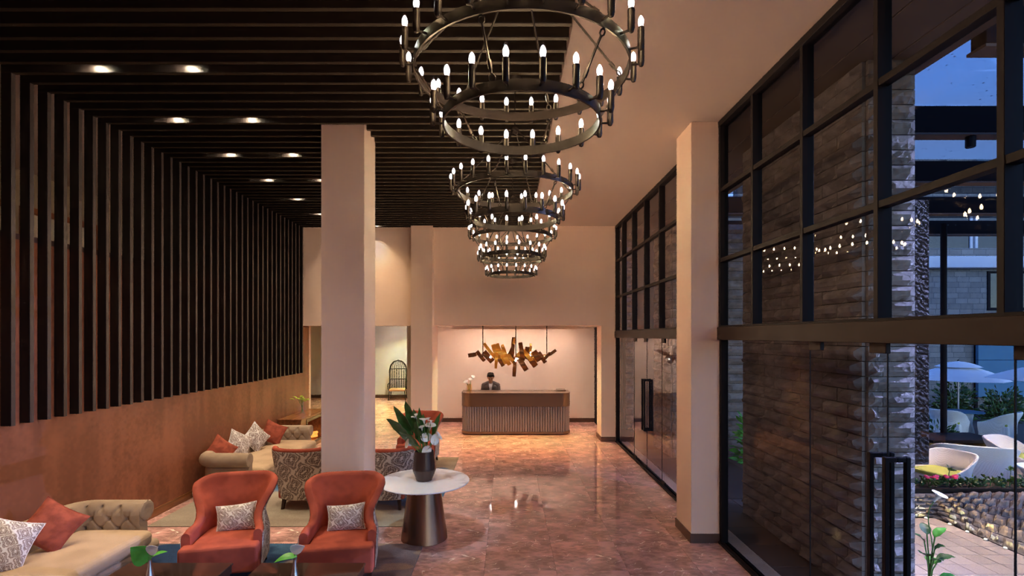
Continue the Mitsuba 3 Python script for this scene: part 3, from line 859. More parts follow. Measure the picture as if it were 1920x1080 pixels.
tub_chair(-3.10, 7.92, 176, 'damask-backed tub chair with its back to the viewer, left of the square pillar')
tub_chair(-1.84, 7.92, 176, 'damask-backed tub chair with its back to the viewer, right of the square pillar')


# ------------------------------------------------------------------ chesterfield sofas (seat faces +x, back at x = 0, y from 0 to L)
def sofa_parts(L, W=1.08, A=0.90):
    t = 0.17
    r = 0.16
    # path: near arm front, back corner, along the back, far corner, far arm front
    pts = [(A, t)]
    arc = lambda cx, cy, a0, a1: [(cx + r * math.cos(a), cy + r * math.sin(a)) for a in np.linspace(a0, a1, 9)]
    pts += [(x, t) for x in np.linspace(A, t + r, 48)[1:]]
    pts += arc(t + r, t + r, -PI / 2, -PI)[1:]
    pts += [(t, y) for y in np.linspace(t + r, L - t - r, int((L - 0.66) / 0.0125))[1:]]
    pts += arc(t + r, L - t - r, PI, PI / 2)[1:]
    pts += [(x, L - t) for x in np.linspace(t + r, A, 48)[1:]]
    P = np.array(pts)
    tg = np.gradient(P, axis=0); tg /= np.linalg.norm(tg, axis=1, keepdims=True)
    nr = np.stack([-tg[:, 1], tg[:, 0]], 1)           # outwards
    if np.dot(nr[len(P) // 2], [-1, 0]) < 0: nr = -nr
    s = np.concatenate([[0], np.cumsum(np.linalg.norm(np.diff(P, axis=0), axis=1))])
    prof = [(-0.085, 0.20)] + [(-0.085 + 0.01 * math.sin(PI * k / 31), 0.28 + 0.30 * k / 31) for k in range(32)]
    c, R = (0.030, 0.605), 0.112
    prof += [(c[0] + R * math.cos(a), c[1] + R * math.sin(a)) for a in np.linspace(math.radians(172), math.radians(-95), 22)]
    prof += [(0.050, 0.46), (0.055, 0.30), (0.055, 0.08), (-0.085, 0.08)]
    prof = np.array(prof)
    d = 0.20
    ends = np.minimum(s, s[-1] - s)
    loops = []
    for i in range(len(P)):
        lp = []
        for o, z in prof:
            disp = 0.0
            zz = z
            if o < 0.02 and 0.34 < z < 0.73:
                for row, zr in enumerate((0.43, 0.545, 0.66)):
                    ph = (s[i] / d + 0.5 * (row % 2)) % 1.0
                    ds = (min(ph, 1 - ph)) * d
                    disp += 0.034 * math.exp(-(ds / 0.024) ** 2 - ((z - zr) / 0.022) ** 2)
                # pleats from button to button
                u1, u2 = (s[i] / d + (z - 0.43) / 0.23) % 1.0, (s[i] / d - (z - 0.43) / 0.23) % 1.0
                q = min(min(u1, 1 - u1), min(u2, 1 - u2)) * d
                disp += 0.017 * math.exp(-(q / 0.010) ** 2) * sstep(0.36, 0.42, z) * sstep(0.69, 0.65, z)
                disp -= 0.010
                disp *= sstep(0.02, 0.12, ends[i])
            n = nr[i] * (o + disp)
            lp.append((P[i][0] + n[0], P[i][1] + n[1], zz))
        loops.append(lp)
    frame = loft(loops)
    caps = []
    for y, sg in ((t, -1), (L - t, 1)):
        a = np.linspace(0, 2 * PI, 25)[:-1]
        cc = (A + 0.001, y + sg * 0.030, 0.605)
        lp = [[(cc[0] + dx, cc[1] + rr * math.cos(b), cc[2] + rr * (1 + (0.05 if rr > 0.05 else 0) * math.cos(12 * b)) * math.sin(b)) for b in a] for rr, dx in ((0.112, 0.0), (0.108, 0.014), (0.075, 0.022), (0.035, 0.010), (0.018, 0.016))]
        caps.append(loft(lp))
    seat = man(rbox_m(0.24, W, 0.265, L - 0.265, 0.27, 0.435, 0.06).refine_to_length(0.12))
    v = seat.vertices
    v[:, 2] += np.where(v[:, 2] > 0.36, 0.03 * np.sin(np.clip((v[:, 1] - 0.27) / (L - 0.54), 0, 1) * PI) ** 0.5 * np.sin(np.clip((v[:, 0] - 0.24) / (W - 0.24), 0, 1) * PI), 0)
    rail = cat(rbox(0.30, W - 0.03, 0.10, L - 0.10, 0.165, 0.285, 0.055), rbox(0.30, W - 0.045, 0.10, L - 0.10, 0.075, 0.185, 0.05))
    return dict(frame=ply(frame, 'beige_velvet', smooth=55), scroll=[ply(c, 'beige_velvet', smooth=40) for c in caps], seat_cushion=ply(seat, 'tan_velvet', smooth=50), front_rail=ply(rail, 'beige_velvet', smooth=50),
                feet=[ply(moved(lathe([(0.022, 0), (0.034, 0.03), (0.03, 0.085)], 14), x, y), 'leg_wood', smooth=40) for x in (0.14, W - 0.16) for y in (0.2, L - 0.2)])


sp = sofa_parts(2.86)


def sofa(x, y, label):
    t = Thing('chesterfield_sofa', label, 'sofa', 'beige chesterfield sofas', M=T().translate([x, y, RZ]))
    t.part('frame', sp['frame'], label='tufted back and rolled arms'); t.part('seat_cushion', sp['seat_cushion']); t.part('front_rail', sp['front_rail'])
    for c in sp['scroll']: t.part('arm_scroll', c)
    for f in sp['feet']: t.part('foot', f)


sofa(-5.045, 3.16, 'beige tufted chesterfield sofa at the lower left, cut by the picture edge')
sofa(-5.045, 8.08, 'beige tufted chesterfield sofa farther along the copper wall, with four cushions')


def pillow_mesh(w, h, th, seed=0, n=23):
    g = np.linspace(-1, 1, n)
    u, v = np.meshgrid(g, g, indexing='ij')
    pin = 0.10
    X = w / 2 * u * (1 - pin * (1 - v ** 2) * np.abs(u) ** 2)
    Z = h / 2 * v * (1 - pin * (1 - u ** 2) * np.abs(v) ** 2)
    prof = np.clip((1 - u ** 2) * (1 - v ** 2), 0, 1) ** 0.55
    nz = meshkit.fbm(np.stack([u * 2.2, v * 2.2, u * 0 + seed * 3.7], -1), 3, seed) - 0.5
    fr = -th / 2 * prof * (1 + 0.35 * nz)
    bk = th / 2 * prof
    A = np.stack([X, fr, Z], -1).reshape(-1, 3)
    B = np.stack([X, bk, Z], -1).reshape(-1, 3)
    i = np.arange(n - 1)
    a, b = np.meshgrid(i, i, indexing='ij')
    q = np.stack([a * n + b, (a + 1) * n + b, (a + 1) * n + b + 1, a * n + b + 1], -1).reshape(-1, 4)
    f = np.vstack([q[:, [0, 1, 2]], q[:, [0, 2, 3]]])
    N = n * n
    m = tm(np.vstack([A, B]), np.vstack([f, f[:, ::-1] + N]))
    uv = np.vstack([np.stack([u, v], -1).reshape(-1, 2)] * 2)
    # piped edge
    e = [(x, 0, z) for x, z in zip(np.r_[X[:, 0], X[-1, 1:], X[::-1, -1][1:], X[0, ::-1][1:-1]], np.r_[Z[:, 0], Z[-1, 1:], Z[::-1, -1][1:], Z[0, ::-1][1:-1]])]
    pip = tube(e + e[:1], 0.0045, 6, caps=False)
    return m, uv, pip


def pillow(name, label, x, y, z, w, h, th, roll, lean, yaw, material, per=None, group=None, seed=0):
    m, uv, pip = pillow_mesh(w, h, th, seed)
    M = T().translate([x, y, z]).rotate([0, 0, 1], yaw).rotate([1, 0, 0], -lean).rotate([0, 1, 0], roll)
    t = Thing(name, label, 'cushion', group, M=M)
    U = uv * np.array([w, h]) / ((per or 0.2) * 1.7) + 0.25
    t.part('cover', ply(m, material, smooth=True, uv=U)); t.part('piping', ply(pip, material, smooth=True, uv=np.zeros((len(pip.vertices), 2)) + 0.5))


pillow('throw_cushion', 'rust velvet cushion standing on its corner on the front sofa', -4.60, 5.17, 0.695, 0.43, 0.43, 0.17, 40, 20, 42, 'rust_cushion', seed=1)
pillow('throw_cushion', 'white and taupe damask cushion at the left edge on the front sofa', -4.66, 4.72, 0.69, 0.46, 0.46, 0.17, 24, 18, 44, 'damask_light', per=0.19, seed=2)
pillow('throw_cushion', 'rust cushion just behind the near arm of the far sofa', -4.80, 8.58, 0.68, 0.42, 0.42, 0.16, 42, 14, 56, 'rust_cushion', seed=3)
pillow('throw_cushion', 'white damask cushion on the far sofa beside the rust cushion at its near arm', -4.74, 9.05, 0.69, 0.44, 0.44, 0.16, 30, 16, 62, 'damask_light', per=0.25, seed=4)
pillow('throw_cushion', 'pale grey damask cushion in the middle of the far sofa, tallest of the four', -4.72, 9.62, 0.70, 0.44, 0.44, 0.16, 50, 14, 64, 'damask_light', per=0.33, seed=5)
pillow('throw_cushion', 'rust cushion leaning against the far arm of the far sofa', -4.66, 10.20, 0.68, 0.42, 0.42, 0.16, 30, 16, 40, 'rust_cushion', seed=6)
pillow('lumbar_cushion', 'rectangular damask lumbar cushion on the left front wing chair', -3.00, 5.675, 0.605, 0.42, 0.29, 0.13, -5, 16, 11, 'damask_light', per=0.22, seed=7)
pillow('lumbar_cushion', 'rectangular damask lumbar cushion on the right front wing chair', -1.785, 5.675, 0.605, 0.41, 0.28, 0.13, -3, 16, 8, 'damask_light', per=0.22, seed=8)


# ------------------------------------------------------------------ leaves and flowers
def leaf_mesh(p0, p1, width, droop=0.1, fold=0.25, side=None, n=12, wav=0.0, seed=0, heart=False):
    p0, p1 = np.array(p0, float), np.array(p1, float)
    d = p1 - p0
    Ln = np.linalg.norm(d)
    up = np.array([0, 0, 1.0])
    t = np.linspace(0, 1, n)
    path = p0 + t[:, None] * d + up * (droop * Ln * 4 * t * (1 - t))[:, None]
    if side is None:
        side = np.cross(d, up)
        if np.linalg.norm(side) < 1e-6: side = np.array([1.0, 0, 0])
    side = np.array(side, float) - d * np.dot(side, d) / (Ln * Ln)
    side /= np.linalg.norm(side)
    nrm = np.cross(side, d / Ln)
    w = width * (np.sin(PI * np.clip(t, 0, 1) ** (0.55 if heart else 0.75)) ** 0.9 + 0.02)
    P = np.zeros((n, 5, 3))
    for j, k in enumerate((-1, -0.5, 0, 0.5, 1)):
        ripple = wav * np.sin(t * 17 + seed + 2 * k) * abs(k)
        P[:, j] = path + side * (k * w / 2)[:, None] + nrm * (abs(k) * w * fold + ripple * width)[:, None]
    return grid_shell(P, 0.0022)


def lily_mesh(size, seed=0):
    """a calla spathe opening along +z, its tip towards +x"""
    n, k = 10, 20
    P = np.zeros((n, k, 3))
    for i in range(n):
        t = i / (n - 1)
        for j in range(k):
            a = (j / (k - 1)) * 2 * PI * 0.97 + PI
            tip = max(0, math.cos(a)) ** 3
            r = size * (0.06 + 0.12 * t + 0.36 * t ** 2.6)
            z = size * (0.92 * t - 0.16 * t ** 5 - 0.16 * t ** 3 * (1 - math.cos(a)) / 2)
            P[i, j] = (r * math.cos(a) * (1 + 0.28 * tip * t ** 3), r * math.sin(a) * 0.88, z)
    return grid_shell(P, 0.0018), rod((0, 0, size * 0.25), (0, 0, size * 0.72), size * 0.045, 8)


def aim(v, roll=0.0):
    """a rotation that takes +z to v"""
    v = np.array(v, float); v /= np.linalg.norm(v)
    M = trimesh.geometry.align_vectors([0, 0, 1], v) @ trimesh.transformations.rotation_matrix(roll, [0, 0, 1])
    return M


def lily(t, base, head, facing, size, roll=0.0, under=None, name='flower'):
    sp, sx = lily_mesh(size)
    M = trimesh.transformations.translation_matrix(head) @ aim(facing, roll)
    sp.apply_transform(M); sx.apply_transform(M)
    b, h = np.array(base, float), np.array(head, float)
    f = np.array(facing, float) / np.linalg.norm(facing)
    st = tube(spline([b, b * 0.5 + h * 0.5 + np.array([0, 0, 0.03]), h - f * size * 0.25, h + f * size * 0.05], 12), 0.0045, 6)
    k = t.part(name, ply(sp, 'petal_white', smooth=50))
    t.part('spadix', ply(sx, 'spadix', smooth=50), under=k)
    t.part('stem', ply(st, 'stem_green', smooth=50), under=k)


# round marble table with the vase of lilies
TX, TY = -1.075, 6.64
rt = Thing('round_table', 'round white marble table on a brushed bronze cone beside the wing chairs', 'table', M=T().translate([TX, TY, 0]))
rt.part('top', ply(lathe([(0.50, 0.722), (0.575, 0.728), (0.584, 0.736), (0.584, 0.742), (0.580, 0.746)], 96), 'marble_white', smooth=30), label='white veined marble top')
rt.part('pedestal', ply(lathe([(0.297, 0.0005), (0.299, 0.004), (0.198, 0.722)], 96), 'bronze_brushed', smooth=30), label='brushed bronze cone')
vz = Thing('vase', 'dark bronze faceted vase standing on the round marble table', 'vase', M=T().translate([TX, TY, 0.746]))
vz.body(ply(lathe([(0.060, 0.0005), (0.098, 0.002), (0.102, 0.006), (0.147, 0.130), (0.150, 0.150), (0.146, 0.172), (0.121, 0.378), (0.117, 0.380), (0.113, 0.374), (0.100, 0.30)], 48), 'vase_bronze', smooth=28))
fb = Thing('lily_bouquet', 'bouquet of white calla lilies and long dark leaves in the bronze vase', 'flowers', M=T().translate([TX, TY, 1.10]))
for i, (dx, dy, dz, w, dr_) in enumerate(((-0.50, 0.05, 0.43, 0.125, 0.10), (-0.40, 0.02, 0.60, 0.125, 0.05), (-0.245, -0.02, 0.68, 0.125, 0.03), (-0.17, 0.15, 0.55, 0.12, 0.05), (0.205, 0.06, 0.51, 0.065, 0.03), (-0.30, -0.12, 0.30, 0.15, 0.10),
                                       (-0.27, 0.1, 0.24, 0.11, 0.12), (-0.10, -0.10, 0.42, 0.13, 0.06), (-0.02, 0.05, 0.50, 0.11, 0.05), (0.06, -0.06, 0.36, 0.10, 0.06), (-0.14, 0.12, 0.36, 0.13, 0.06), (-0.09, 0.14, 0.56, 0.11, 0.02))):
    tip = np.array([dx, dy, dz])
    b0 = np.array([dx * 0.10, dy * 0.10, -0.02])
    mid = b0 + (tip - b0) * (0.34 if i < 5 else 0.25) + np.array([0.02, 0, 0.03])
    lf = fb.part('leaf', ply(leaf_mesh(mid, tip, w * 1.35, dr_, 0.16, side=(tip[2], -0.5, -tip[0]), n=14, wav=0.03, seed=i), 'leaf_dark', smooth=60))
    fb.part('stalk', ply(tube([b0, (b0 + mid) / 2 + np.array([0.005, 0, 0]), mid, mid + (tip - mid) * 0.15], 0.005, 6), 'stem_green', smooth=50), under=lf)
for i, (px, py, fx, fy, fz, s) in enumerate(((807, 789, 0.1, -0.4, 1, 0.13), (800, 812, 0.5, -0.75, 0.55, 0.13), (817, 817, 0.45, -0.8, 0.45, 0.12), (826, 810, 0.9, -0.1, 0.6, 0.12), (802, 836, 0.1, -0.9, 0.4, 0.12), (765, 824, -0.7, -0.5, 0.4, 0.10), (778, 772, -0.4, -0.1, 1, 0.10), (796, 778, -0.1, -0.1, 1, 0.09),
                                          (810, 780, 0.1, 0.0, 1, 0.07), (804, 776, 0.0, 0.1, 1, 0.07), (792, 792, -0.1, -0.2, 1, 0.08))):
    X, Z = (px - 795.5) / 144.6, (843 - py) / 144.6
    f = np.array([fx, fy, fz]); f = f / np.linalg.norm(f)
    lily(fb, (X * 0.25, -0.03, -0.02), np.array([X, -0.05 - 0.02 * (i % 3), Z]) - f * s * 0.7, f, s, roll=i * 1.3)

# coffee tables
ct_top = ply(box(-0.50, 0.50, -0.50, 0.50, 0.405, 0.425, 0.005), 'table_glass_top')
ct_ap = ply(cat(box(-0.49, 0.49, -0.49, -0.46, 0.33, 0.404, 0.003), box(-0.49, 0.49, 0.46, 0.49, 0.33, 0.404, 0.003), box(-0.49, -0.46, -0.46, 0.46, 0.33, 0.404, 0.003), box(0.46, 0.49, -0.46, 0.46, 0.33, 0.404, 0.003)), 'leg_wood')
ct_leg = [ply(box(x - 0.03, x + 0.03, y - 0.03, y + 0.03, 0, 0.335, 0.004), 'leg_wood') for x in (-0.45, 0.45) for y in (-0.45, 0.45)]
for x, lab in ((-3.13, 'square dark glossy coffee table before the left wing chair'), (-1.86, 'square dark glossy coffee table before the right wing chair')):
    t = Thing('coffee_table', lab, 'table', 'square coffee tables', M=T().translate([x, 4.42, RZ]))
    t.part('top', ct_top, label='glossy dark top'); t.part('apron', ct_ap)
    for l in ct_leg: t.part('leg', l)
ZT = RZ + 0.4255
for x, y, lab, flip in ((-3.225, 4.62, 'slim silver vase with a green leaf and white bloom on the left coffee table', 1), (-1.925, 4.64, 'slim silver vase with a green leaf and white bloom on the right coffee table', -1)):
    t = Thing('bud_vase', lab, 'vase', 'slim silver bud vases', M=T().translate([x, y, ZT]))
    t.body(ply(lathe([(0.034, 0.0005), (0.036, 0.004), (0.018, 0.09), (0.013, 0.15), (0.015, 0.158)], 28), 'silver', smooth=40))
    t2 = Thing('anthurium', f'green leaf with a white spathe standing in the silver vase on the {"left" if flip > 0 else "right"} coffee table', 'flower', M=T().translate([x, y, ZT + 0.15]))
    if flip > 0:
        t2.part('leaf', ply(leaf_mesh((0.0, 0, 0.0), (-0.13, -0.06, 0.145), 0.20, 0.04, 0.05, side=(0.6, 0.1, 0.75), heart=True), 'leaf_bright', smooth=60))
        t2.part('leaf', ply(leaf_mesh((0.01, 0.02, 0.03), (0.125, 0.05, 0.06), 0.10, 0.05, 0.08, heart=True), 'leaf_bright', smooth=60))
        t2.part('flower', ply(leaf_mesh((-0.01, -0.02, 0.085), (0.115, -0.06, 0.15), 0.10, 0.02, -0.10, side=(-0.3, -0.2, 0.9)), 'petal_white', smooth=60))
    else:
        t2.part('leaf', ply(leaf_mesh((0.02, 0, 0.03), (-0.16, -0.06, 0.0), 0.085, 0.12, 0.05, side=(0.2, 0.8, 0.3)), 'leaf_bright', smooth=60))
        t2.part('flower', ply(leaf_mesh((-0.03, -0.02, 0.09), (0.11, -0.05, 0.145), 0.10, 0.02, -0.15, side=(-0.3, -0.2, 0.9)), 'petal_white', smooth=60))
    t2.part('stem', ply(tube([(0, 0, -0.10), (0, 0, 0.0), (0.0, -0.015, 0.10)], 0.004, 6), 'stem_green', smooth=50))

# console with the electric fire
FX0, FX1, FY0, FY1, FZ = -5.07, -4.56, 11.32, 12.98, 0.765
cf = Thing('fireplace_console', 'polished wooden console with a glowing log fire at its side, end of the copper wall', 'console')
cf.part('top', ply(box(FX0, FX1 + 0.02, FY0 - 0.02, FY1, FZ - 0.03, FZ, 0.005), 'wood'))
cf.part('cabinet', ply(cat(box(FX0, FX1, FY0, FY0 + 0.32, 0.0, FZ - 0.03, 0.004), box(FX0, FX1, FY1 - 0.30, FY1 - 0.01, 0.0, FZ - 0.03, 0.004), box(FX0, FX1, FY0 + 0.32, FY1 - 0.30, 0.0, 0.12), box(FX0, FX1, FY0 + 0.32, FY1 - 0.30, FZ - 0.09, FZ - 0.03), box(FX0, FX0 + 0.12, FY0 + 0.32, FY1 - 0.30, 0.12, FZ - 0.09)), 'wood'))
fr = cf.part('firebox_frame', ply(cat(box(FX1 - 0.01, FX1 + 0.012, FY0 + 0.30, FY0 + 0.36, 0.10, FZ - 0.06), box(FX1 - 0.01, FX1 + 0.012, FY1 - 0.34, FY1 - 0.28, 0.10, FZ - 0.06), box(FX1 - 0.01, FX1 + 0.012, FY0 + 0.30, FY1 - 0.28, 0.09, 0.15), box(FX1 - 0.01, FX1 + 0.012, FY0 + 0.30, FY1 - 0.28, FZ - 0.12, FZ - 0.06)), 'black_glossy'))
for i in range(8):
    y = FY0 + 0.42 + 0.11 * i
    cf.part('log', ply(rod((FX0 + 0.20, y - 0.06 * (-1) ** i, 0.16 + 0.05 * (i % 3)), (FX1 - 0.06, y + 0.07 * (-1) ** i, 0.19 + 0.04 * ((i * 2) % 3)), 0.035, 8), 'log', smooth=40, emitter=emit((1, 0.33, 0.06), 0.9)))
gv = Thing('cylinder_vase', 'clear glass cylinder vase on the wooden console', 'vase', M=T().translate([-4.83, 12.05, FZ]))
gv.body(ply(lathe([(0.125, 0.001), (0.13, 0.005), (0.13, 0.33)], 32, caps=False), 'clear_glass', smooth=40))
lo = Thing('lime_orchids', 'lime green blooms spilling over the glass cylinder vase on the console', 'flowers', M=T().translate([-4.83, 12.05, FZ + 0.28]))
for i in range(16):
    a, e = RNG.uniform(0, 2 * PI), RNG.uniform(0.05, 0.22)
    c = np.array([np.clip(-0.04 + 0.12 * RNG.normal(), -0.13, 0.13), 0.08 * RNG.normal(), 0.07 + 0.035 * RNG.normal()])
    lo.part('petal', ply(leaf_mesh(c, c + 0.13 * np.array([math.cos(a), 0.6 * math.sin(a), 0.4 - e * 2]), 0.075, 0.12, 0.1), 'leaf_lime', smooth=60))
for i in range(4):
    lo.part('stem', ply(tube([(0.03 * (i - 1.5), 0.02, -0.26), (0.02 * (1.5 - i), 0, -0.05), (-0.03 * i, 0.0, 0.07)], 0.005, 6), 'stem_green'))
# ------------------------------------------------------------------ reception desk
DX0, DX1, DY0, DY1 = -1.225, 1.685, 13.45, 14.25


def round_rect(x0, x1, y0, y1, r, n=10):
    """counter-clockwise; only the two front corners are rounded"""
    p = [(x1 - r + r * math.sin(a), y0 + r - r * math.cos(a)) for a in np.linspace(0, PI / 2, n)]
    q = [(x0 + r - r * math.cos(a), y0 + r - r * math.sin(a)) for a in np.linspace(0, PI / 2, n)]
    return q + p + [(x1, y1), (x0, y1)]


def prism(poly, z0, z1, bev=0.0):
    if not bev: return loft([[(x, y, z) for x, y in poly] for z in (z0, z1)])
    c = np.mean(poly, 0)
    sh = [tuple(c + (np.array(p) - c) * (1 - bev / np.linalg.norm(np.array(p) - c))) for p in poly]
    return loft([[(x, y, z0) for x, y in sh], [(x, y, z0 + bev) for x, y in poly], [(x, y, z1 - bev) for x, y in poly], [(x, y, z1) for x, y in sh]])


dsk = Thing('reception_desk', 'dark bronze reception desk with rounded corners and fluted front', 'desk')
dsk.part('counter', ply(prism(round_rect(DX0, DX1, DY0, DY1, 0.30), 1.085, 1.105, 0.004), 'desk_bronze', smooth=30), label='dark counter slab')
dsk.part('upper_band', ply(prism(round_rect(DX0 + 0.006, DX1 - 0.006, DY0 + 0.006, DY1, 0.30), 0.745, 1.085), 'desk_bronze', smooth=40), label='smooth bronze band')
dsk.part('core', ply(prism(round_rect(DX0 + 0.05, DX1 - 0.05, DY0 + 0.05, DY1, 0.26), 0.07, 0.75), 'desk_bronze', smooth=40))
dsk.part('plinth', ply(prism(round_rect(DX0 + 0.004, DX1 - 0.004, DY0 + 0.004, DY1, 0.30), 0.025, 0.090, 0.004), 'desk_bronze', smooth=30))
dsk.part('base', ply(prism(round_rect(DX0 + 0.10, DX1 - 0.10, DY0 + 0.23, DY1, 0.2), 0.0, 0.03), 'black_glossy'))
flute = ply(loft([[(0.031 * math.cos(a), -0.028 * math.sin(a), z) for a in np.linspace(0, PI, 9)] for z in (0.08, 0.748)]), 'desk_flute', smooth=50)
path = []
ins = 0.045
pts = np.array([(DX0 + ins, DY1 - 0.02)] + round_rect(DX0 + ins, DX1 - ins, DY0 + ins, DY1, 0.27, 24)[:-2] + [(DX1 - ins, DY1 - 0.02)])
seg = np.linalg.norm(np.diff(pts, axis=0), axis=1)
cum = np.concatenate([[0], np.cumsum(seg)])
nfl = int(cum[-1] / 0.0665)
for i in range(nfl):
    s = (i + 0.5) * cum[-1] / nfl
    j = min(np.searchsorted(cum, s) - 1, len(seg) - 1)
    q = pts[j] + (pts[j + 1] - pts[j]) * (s - cum[j]) / seg[j]
    d = (pts[j + 1] - pts[j]) / seg[j]
    dsk.part('flute', flute, M=T().translate([q[0], q[1], 0]).rotate([0, 0, 1], math.degrees(math.atan2(d[1], d[0]))))
dsk.part('raised_return', ply(box(1.36, 1.60, 13.95, 14.22, 1.1055, 1.135, 0.006), 'desk_bronze'))
# vase on the desk
av = Thing('glass_vase', 'amber glass vase on the left end of the reception desk', 'vase', M=T().translate([-1.02, 13.80, 1.1055]))
av.body(ply(lathe([(0.060, 0.001), (0.066, 0.004), (0.070, 0.21)], 28, caps=False), 'amber_glass', smooth=40))
ab = Thing('desk_lilies', 'white calla lilies with a dark leaf in the amber vase on the desk', 'flowers', M=T().translate([-1.02, 13.80, 1.13]))
lily(ab, (0.01, 0, 0.0), (0.02, -0.01, 0.24), (0.15, -0.4, 0.9), 0.13, 0.5)
lily(ab, (0.0, 0.01, 0.0), (0.06, 0.0, 0.32), (0.5, -0.3, 0.8), 0.12, 1.5)
lily(ab, (-0.01, 0.0, 0.0), (-0.05, -0.01, 0.20), (-0.4, -0.5, 0.7), 0.12, 2.5)
lfk = ab.part('leaf', ply(leaf_mesh((-0.02, 0, 0.14), (-0.22, -0.02, 0.30), 0.05, 0.06, 0.1), 'leaf_dark', smooth=60))
ab.part('stalk', ply(tube([(0, 0, 0), (-0.01, 0, 0.1), (-0.06, 0, 0.18)], 0.004, 6), 'stem_green'), under=lfk)

# ------------------------------------------------------------------ the receptionist
def limb(joints):
    parts = []
    for (a, ra), (b, rb) in zip(joints[:-1], joints[1:]):
        parts.append(hull(ball(a, ra, 24), ball(b, rb, 24)))
    return parts


def blend(parts, ref=0.018, it=10):
    m = parts[0]
    for p in parts[1:]: m = m + p
    t = man(m.refine_to_length(ref))
    t.merge_vertices()
    trimesh.smoothing.filter_taubin(t, lamb=0.5, nu=0.53, iterations=it)
    return t


PX, PY = -0.47, 14.62
pm = T().translate([PX, PY, 0])
per = Thing('person', 'man in a dark suit and white shirt looking down behind the reception desk', 'person', M=pm)
skin, suit = [], []
# faces -y; head bent forward
hc = np.array([0.0, -0.080, 1.415])
HR = trimesh.transformations.rotation_matrix(math.radians(24), [1, 0, 0])[:3, :3]


def H(x, y, z):
    """a point of the head, tipped forward to look down"""
    return hc + HR @ np.array([x, y, z])


skin += [hull(ball(H(0, 0.018, 0.035), 0.088), ball(H(0, -0.012, 0.02), 0.080), ball(H(0, -0.030, -0.055), 0.055)), hull(ball(H(0, -0.055, -0.095), 0.034), ball(H(0, -0.035, -0.05), 0.058)),
         hull(ball((0, -0.045, 1.35), 0.052), ball((0, 0.02, 1.23), 0.060))]
skin += [hull(ball(H(0, -0.092, 0.005), 0.010), ball(H(0, -0.112, -0.032), 0.013), ball(H(0, -0.09, -0.036), 0.014))]   # nose
for s in (-1, 1):
    skin.append(hull(ball(H(s * 0.088, 0.01, 0.012), 0.012), ball(H(s * 0.088, 0.012, -0.022), 0.010)))
body = []
sh, hp = 1.195, 0.78
for s in (-1, 1):
    sho, elb, wri = np.array([s * 0.190, 0.015, sh]), np.array([s * 0.245, -0.02, 0.93]), np.array([s * 0.085, -0.235, 0.90])
    suit += limb([((s * 0.06, 0.02, sh + 0.065), 0.055), (sho, 0.068), ((sho + elb) / 2, 0.060), (elb, 0.050), (wri, 0.036)])
    hip, kn, an = np.array([s * 0.09, 0.03, 0.76]), np.array([s * 0.10, 0.01, 0.42]), np.array([s * 0.105, 0.04, 0.075])
    suit += limb([(hip, 0.105), (kn, 0.062), (an, 0.050)])
    # hand: palm, four fingers and a thumb, lowered to the inner desk
    w = wri; fd = np.array([-s * 0.35, -0.9, -0.25]); fd /= np.linalg.norm(fd)
    lat = np.cross(fd, [0, 0, 1.0]); lat /= np.linalg.norm(lat)
    pal = w + fd * 0.075
    skin += [hull(ball(w + fd * 0.015, 0.026, 14), ball(pal + lat * 0.026, 0.015, 14), ball(pal - lat * 0.026, 0.015, 14))]
    for q, ln in ((-0.030, 0.060), (-0.010, 0.072), (0.010, 0.068), (0.030, 0.054)):
        b = pal + lat * q
        m1 = b + fd * ln * 0.55 + np.array([0, 0, -0.008]); m2 = b + fd * ln + np.array([0, 0, -0.028])
        skin += limb([(b, 0.0095), (m1, 0.0085), (m2, 0.0075)])
    tb = w + fd * 0.03 + lat * (0.024 * -s)
    skin += limb([(tb, 0.012), (tb + fd * 0.035 - lat * s * 0.022, 0.010), (tb + fd * 0.062 - lat * s * 0.024 + np.array([0, 0, -0.01]), 0.0085)])
suit += [hull(ball((-0.115, 0.02, 1.13), 0.105), ball((0.115, 0.02, 1.13), 0.105), ball((-0.09, 0.03, 0.86), 0.105), ball((0.09, 0.03, 0.86), 0.105)),
         hull(ball((-0.09, 0.03, 0.88), 0.105), ball((0.09, 0.03, 0.88), 0.105), ball((-0.10, 0.03, 0.76), 0.105), ball((0.10, 0.03, 0.76), 0.105))]
whole = blend(skin + suit, 0.016, 6)
per.part('figure', ply(whole, 'skin', smooth=60))
# clothing: the suit as its own slightly larger surface
sm = blend(suit, 0.018, 6)
nv = trimesh.Trimesh(sm.vertices, sm.faces, process=False).vertex_normals
sm.vertices = sm.vertices + nv * 0.007
per.part('suit_jacket', ply(sm, 'suit', smooth=60))
col = np.array([[-0.050, -0.104, 1.235], [0.050, -0.104, 1.235], [0.032, -0.108, 1.0], [0.0, -0.108, 0.93], [-0.032, -0.108, 1.0]])
vs = []
def chest_y(x, z):
    d = sm.vertices - np.array([x, 0, z]); d[:, 1] = 0
    k = np.where((np.linalg.norm(d, axis=1) < 0.03) & (sm.vertices[:, 1] < 0.05))[0]
    return sm.vertices[k, 1].min() if len(k) else -0.08
P = np.zeros((9, 5, 3))
for i in range(9):
    t = i / 8
    z = 1.26 - 0.30 * t
    hw = 0.052 * (1 - t) + 0.010
    for j in range(5):
        x = (j / 2 - 1) * hw
        P[i, j] = (x, chest_y(x, min(z, 1.20)) - 0.004 + (0.05 if i == 0 else 0.02 if i == 1 else 0), z)
per.part('shirt_front', ply(grid_shell(P, 0.006), 'shirt', smooth=60))
